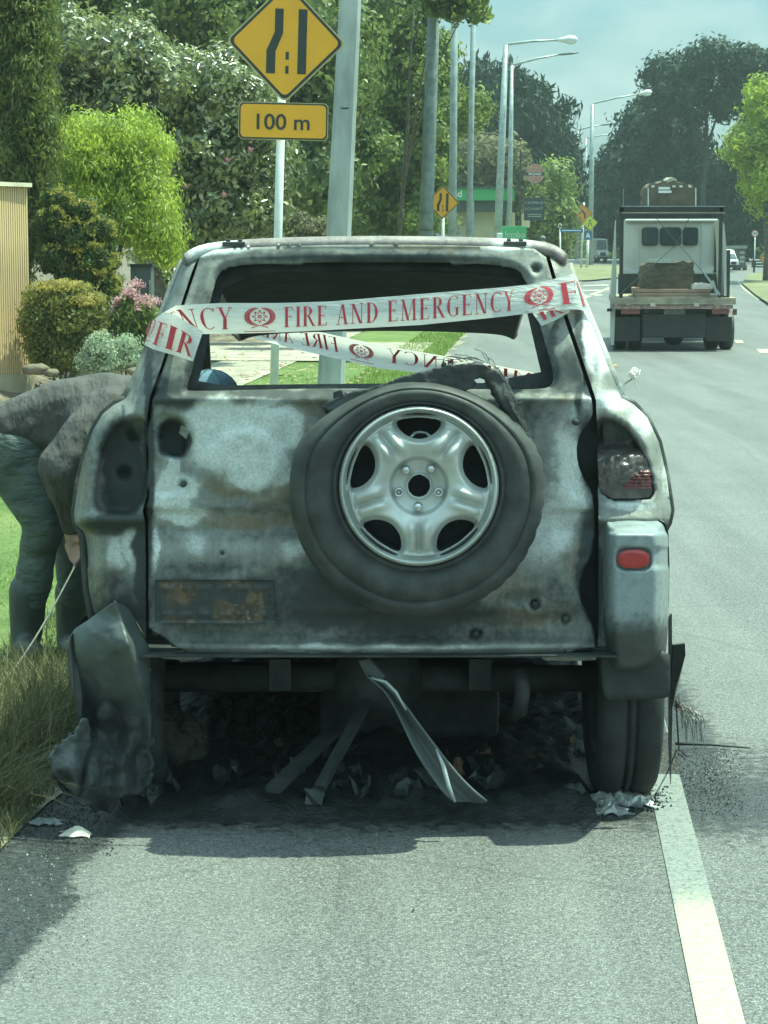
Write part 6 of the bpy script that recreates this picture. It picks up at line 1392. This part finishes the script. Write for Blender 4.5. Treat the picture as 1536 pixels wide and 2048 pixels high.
# ================================================================== grass
def blades(name, n, fn, lmin, lmax, wd, mat, lean=.5, seed=1, bend=.6, kind='stuff', segs=2, dirb=None):
    g = np.random.default_rng(seed); base = fn(g, n); a = g.uniform(0, 2 * np.pi, n) if dirb is None else g.normal(dirb[0], dirb[1], n); l = g.uniform(lmin, lmax, n); le = g.uniform(.1, 1, n) * lean
    d = np.stack([np.cos(a), np.sin(a), 0 * a], 1); w_ = np.stack([-np.sin(a), np.cos(a), 0 * a], 1); w_ = w_ * (g.uniform(.5, 1.2, n) * wd)[:, None]
    wv = np.where(g.random(n)[:, None] < .5, w_, np.stack([np.ones(n) * wd, 0 * a, 0 * a], 1))
    vs_ = []
    for i in range(segs + 1):
        t = i / segs; p = base + d * (l * le * (t ** 1.6 if bend else t))[:, None] + np.array([0, 0, 1.]) * (l * (t - .45 * bend * le * t * t))[:, None]
        if i < segs: vs_ += [p - wv * (1 - t * .6) / 2, p + wv * (1 - t * .6) / 2]
        else: vs_ += [p]
    k = len(vs_); v = np.stack(vs_, 1).reshape(-1, 3); o = np.arange(n)[:, None] * k; fs = []
    for i in range(segs):
        a0, a1 = 2 * i, 2 * i + 1
        if i < segs - 1: fs += [o + np.array([[a0, a1, a1 + 2]]), o + np.array([[a0, a1 + 2, a0 + 2]])]
        else: fs += [o + np.array([[a0, a1, k - 1]])]
    ob = mesh_obj(name, v, np.concatenate(fs), mat, None, False, attrs={'tint': ('POINT', np.repeat(np.stack([g.random(n), (g.random(n) < .25) * g.random(n), g.random(n)], 1), k, 0))})
    return tag(ob, kind=kind)
GRASS = leaf_mat('grass_blade', (.09, .16, .03), (.20, .30, .07), .45, .6, .2, (.36, .34, .14))
DRY = leaf_mat('dry_grass_blade', (.055, .065, .028), (.15, .15, .07), .3, .6, .3, (.30, .27, .15))
def on_road(s0, s1, l0, l1, z=.03):
    def fn(g, n):
        s = s0 * (s1 / s0) ** g.random(n); l = g.uniform(l0, l1, n); X = s * RD.x + l * RN.x; Y = s * RD.y + l * RN.y; return np.stack([X, Y, np.full(n, z)], 1)
    return fn
blades('lawn_grass', 60000, on_road(7.5, 34, -3.85, -1.85, .03), .02, .055, .006, GRASS, .8, 1)
blades('verge_grass', 9000, on_road(26, 50, -2.5, -1.6, .03), .04, .12, .012, GRASS, .8, 2)
blades('edge_grass', 14000, on_road(5.5, 12, -2.3, -1.55, .02), .03, .11, .006, DRY, .9, 3)
# long tussocks by the left wheel and at the bottom left
def tussock(label, px, py, n, l0, l1, seed, spread=.09, lean=1.0, dirb=None, wd=.0045, mat=None):
    c = G(px, py, .0); r = np.random.default_rng(seed)
    o = blades('grass_tussock', n, lambda g, n: np.stack([c.x + g.normal(0, spread, n), c.y + g.normal(0, spread, n), np.full(n, .0)], 1), l0, l1, wd, mat or DRY, lean, seed, 1.0, None, 5, dirb)
    return tag(o, label, 'grass clump', 'grass tussocks along the road edge')
tussock('upper dry tussock at the boots of the bending person', 40, 1400, 900, .10, .30, 11, .14)
tussock('greenish tussock spilling towards the melted bumper cover', 70, 1480, 1300, .15, .40, 12, .13, 1.4)
tussock('brown tussock touching the burnt wing', 118, 1440, 600, .12, .34, 13, .09)
tussock('lower left tussock with long pale blades arching over the tar', -40, 1640, 220, .22, .42, 14, .05, 1.4, (0.1, .45), .0038)
tussock('tussock half out of the frame on the left', 0, 1540, 1100, .15, .42, 15, .12, 1.2)
# ================================================================== debris
ASHW = pm('pale_ash', (.45, .44, .40), .5, 24, .8, bmp=.6, bscale=60); RUSTY = pm('rusty_scrap', (.22, .13, .08), .6, 14, .75, bmp=.6, bscale=40, bdist=.01, col2=(.05, .045, .04)); ALU = pm('melted_aluminium', (.55, .56, .54), .5, 18, .35, .6, bmp=.6, bscale=30, bdist=.01)
def crumple(name, label, px, py, w_, h_, mat, seed, cat='debris', dz=.0, n=14, group=None):
    """a torn crumpled sheet lying on the road"""
    g = np.random.default_rng(seed); c = G(px, py, dz); vs_ = []; fs = []
    m_ = max(5, n // 2)
    for i in range(n):
        for j in range(m_):
            u, v = i / (n - 1) - .5, j / (m_ - 1) - .5; e = 1 + .25 * math.sin(i * 1.7 + seed) + .2 * g.normal()
            hx = max(0, (1 - (2 * u) ** 2)) * max(0, 1 - (2 * v) ** 2)
            vs_.append((c.x + u * w_ * (1 + .15 * g.normal()), c.y + v * w_ * .6 * e, dz + .006 + max(0, h_ * hx * g.uniform(.3, 1.1))))
    for i in range(n - 1):
        for j in range(m_ - 1): a = i * m_ + j; fs.append((a, a + m_, a + m_ + 1, a + 1))
    o = mesh_obj(name, vs_, fs, mat, None, False); m = o.modifiers.new('t', 'SOLIDIFY'); m.thickness = .004
    return tag(o, label, cat, group)
crumple('melted_scrap', 'glinting crumpled aluminium scrap under the right rear wheel', 1235, 1606, .21, .055, ALU, 1, n=20)
crumple('melted_scrap', 'small rusty flake on top of the aluminium scrap by the right wheel', 1262, 1598, .10, .06, RUSTY, 2)
crumple('melted_scrap', 'thin bright sliver lying right in front of the aluminium scrap', 1222, 1626, .12, .02, ALU, 3, n=10)
crumple('melted_scrap', 'pale curled flake under the middle of the car', 748, 1598, .13, .035, ASHW, 4, n=10)
crumple('melted_scrap', 'brown charred lump on the ground left of the middle', 300, 1592, .22, .05, RUSTY, 5, n=18)
crumple('melted_scrap', 'small brown flake beside the fallen strut', 580, 1578, .06, .025, RUSTY, 6, n=8)
crumple('melted_scrap', 'grey flat scrap lying left of the centre under the car', 540, 1600, .12, .02, MELT, 7)
crumple('melted_scrap', 'small grey scrap near the foot of the hanging trim', 1068, 1588, .05, .02, ASHW, 8, n=8)
crumple('melted_scrap', 'white torn triangular piece on the tar at the lower left', 152, 1672, .085, .03, pm('white_scrap', (.66, .62, .52), .4, 20, .6), 9, n=8)
crumple('melted_scrap', 'grey smeared lump left of the white torn piece', 92, 1648, .10, .02, pm('grey_scrap', (.26, .30, .29), .4, 20, .6), 10, n=10)
crumple('melted_scrap', 'thin pale chip by the melted cover', 116, 1582, .04, .02, ASHW, 11, n=6)
# soft charred heap behind the left corner
b = MB(); c = G(322, 1588); b.ball((c.x, c.y + .25, .06), (.13, .12, .17), 22, 14); g_ = np.random.default_rng(4); v = np.array(b.v)
v += .018 * np.sin(v[:, [0]] * 60 + np.array([[0, 1, 2]])) + .010 * g_.normal(size=v.shape); v[:, 2] = np.maximum(v[:, 2], .002)
o = mesh_obj('charred_heap', v, b.f, pm('charred_fibre', (.11, .10, .085), .5, 22, .9, bmp=1, bscale=60, bdist=.02), None, True); tag(o, 'crumbling heap of charred fibre under the left rear corner of the car', 'debris')
# rod on the road on the right
o = MB().tube([G(1345, 1487, .02), G(1420, 1489, .015), G(1500, 1496, .012)], [.006, .005, .003], 6).build('bent_rod', SOOT, smooth=True); tag(o, 'thin dark rod lying on the road right of the wheel', 'debris')
o = MB().tube([P(1352, 1400, 6.78), P(1356, 1470, 6.78), G(1358, 1500, .01), G(1372, 1512, .01)], .003, 5).build('loose_wire', SOOT, smooth=True); tag(o, 'loose dark wire dangling to the road beside the right rear wheel', 'wire')
def heap(name, x0, x1, y0, y1, n, m_, hf, mat):
    X, Y = np.meshgrid(np.linspace(x0, x1, n), np.linspace(y0, y1, m_), indexing='ij'); Z = hf(X, Y); v = np.stack([X, Y, Z], -1).reshape(-1, 3)
    i = (np.arange(n - 1)[:, None] * m_ + np.arange(m_ - 1)[None]).ravel(); o = mesh_obj(name, v, np.stack([i, i + m_, i + m_ + 1, i + 1], 1), mat, None, True); return tag(o, kind='stuff')
def hh_(X, Y):
    e = sstep(-.98, -.80, X) * (1 - sstep(.62, .70, X) * (1 - sstep(7.0, 7.3, Y)) - 0) * sstep(6.48, 6.72, Y + .08 * vnoise(X * 3, Y, .3, 90)); b_ = .055 * vnoise(X, Y, .22, 91) + .045 * np.abs(vnoise(X, Y, .08, 92) - .4) + .02 * vnoise(X, Y, .025, 93)
    return -.012 + e * (.012 + b_ + .05 * sstep(6.7, 7.6, Y))
heap('ash_heap', -1.05, 1.0, 6.4, 9.9, 150, 190, hh_, pm('wet_ash', (.024, .028, .028), .6, 18, .6, bmp=1, bscale=70, bdist=.01))
g2 = np.random.default_rng(44)
for k in range(46):   # torn scraps lodged in the ash
    x, y = g2.uniform(240, 1190), g2.uniform(1490, 1600); c = G(x, y, .05); w_ = g2.uniform(.03, .12); n_ = 6; V = []
    for i in range(n_):
        for j in range(4): V.append((c.x + (i / 5 - .5) * w_ + g2.normal() * .006, c.y + (j / 3 - .5) * w_ * .5 + g2.normal() * .006, c.z + g2.uniform(-.01, .03) + .02 * math.sin(i * 1.4 + k)))
    a_ = g2.uniform(0, 3.1); V = [(c.x + (p[0] - c.x) * math.cos(a_) - (p[1] - c.y) * math.sin(a_), c.y + (p[0] - c.x) * math.sin(a_) + (p[1] - c.y) * math.cos(a_), p[2]) for p in V]
    o = mesh_obj('charred_scrap', V, [(i * 4 + j, i * 4 + j + 1, i * 4 + j + 5, i * 4 + j + 4) for i in range(5) for j in range(3)], (SOOT, CHAR, RUSTY, SOOT, CHAR)[k % 5]); tag(o, 'small charred scrap lodged in the ash under the rear of the burnt car', 'debris', 'charred scraps in the ash under the car')
# crumbs of burnt stuff and loose stones
def rubble(name, spots, mat, seed):
    g = np.random.default_rng(seed); V, F_ = [], []; T = np.array([(1, 0, -.7), (-.5, .87, -.7), (-.5, -.87, -.7), (0, 0, 1), (.3, .3, .2)])
    k = 0
    for (x0, x1, y0, y1, n, s0, s1) in spots:
        for _ in range(n):
            c = G(x0 + (x1 - x0) * g.beta(1.5, 1.5), y0 + (y1 - y0) * g.beta(1.6, 1.6)); s = g.uniform(s0, s1); t = T * s * g.uniform(.5, 1.4, (5, 3)); a = g.uniform(0, 6.3); ca, sa = math.cos(a), math.sin(a)
            t = np.stack([t[:, 0] * ca - t[:, 1] * sa, t[:, 0] * sa + t[:, 1] * ca, t[:, 2] * .7], 1) + np.array([c.x, c.y, s * .35]); V += t.tolist(); F_ += [(k, k + 2, k + 1), (k, k + 1, k + 3), (k + 1, k + 4, k + 3), (k + 1, k + 2, k + 4), (k + 2, k + 3, k + 4), (k + 2, k, k + 3)]; k += 5
    o = mesh_obj(name, V, F_, mat); return tag(o, kind='stuff')
rubble('burnt_crumbs', [(250, 1190, 1560, 1618, 900, .003, .012), (1190, 1345, 1570, 1625, 350, .003, .012), (1340, 1490, 1490, 1640, 1500, .0012, .0045), (40, 240, 1590, 1720, 900, .0015, .006), (-60, 200, 1690, 1990, 900, .001, .003), (260, 1180, 1500, 1560, 500, .004, .02)], SOOT, 3)
rubble('ash_flakes', [(250, 1190, 1565, 1612, 70, .002, .006), (1190, 1345, 1585, 1625, 40, .002, .006), (1345, 1480, 1500, 1600, 60, .0015, .004), (0, 180, 1690, 1900, 90, .0015, .004)], ASHW, 4)
rubble('loose_chips', [(820, 830, 1818, 1826, 2, .006, .009), (990, 1008, 1824, 1830, 3, .002, .004), (100, 1500, 1700, 2040, 60, .001, .0025)], SOOT, 5)
gl = crumple('litter', 'tan leaf lying on the road behind the car pillar', 1228, 733, .12, .04, pm('tan_leaf', (.42, .25, .12), .2, 9, .8), 12, 'litter', n=6)
# fallen leaves on driveway
g_ = np.random.default_rng(9); V, F_ = [], []
for k in range(260):
    c = G(g_.uniform(400, 760), g_.uniform(690, 770), .075); s = g_.uniform(.02, .06); a = g_.uniform(0, 6.3)
    V += [(c.x + s * math.cos(a + t), c.y + s * math.sin(a + t), c.z + g_.uniform(0, .02)) for t in (0, 1.2, 3.1, 4.4)]; F_.append((4 * k, 4 * k + 1, 4 * k + 2, 4 * k + 3))
tag(mesh_obj('fallen_leaves', V, F_, pm('leaf_litter', (.30, .22, .13), .4, 9, .9)), kind='stuff')
# ================================================================== haze
HZ = bpy.data.materials.new('haze'); HZ.use_nodes = True; nt = HZ.node_tree; nt.nodes.clear()
vo_ = N(nt, 'ShaderNodeVolumePrincipled'); vo_.inputs['Color'].default_value = (.80, .97, .95, 1); vo_.inputs['Density'].default_value = .0006; vo_.inputs['Anisotropy'].default_value = .2
ou_ = N(nt, 'ShaderNodeOutputMaterial'); L(nt, vo_.outputs[0], ou_.inputs['Volume'])
hz = MB().box((-140, -30, -1.6), (170, 260, 34)).build('haze', HZ); tag(hz, kind='stuff')
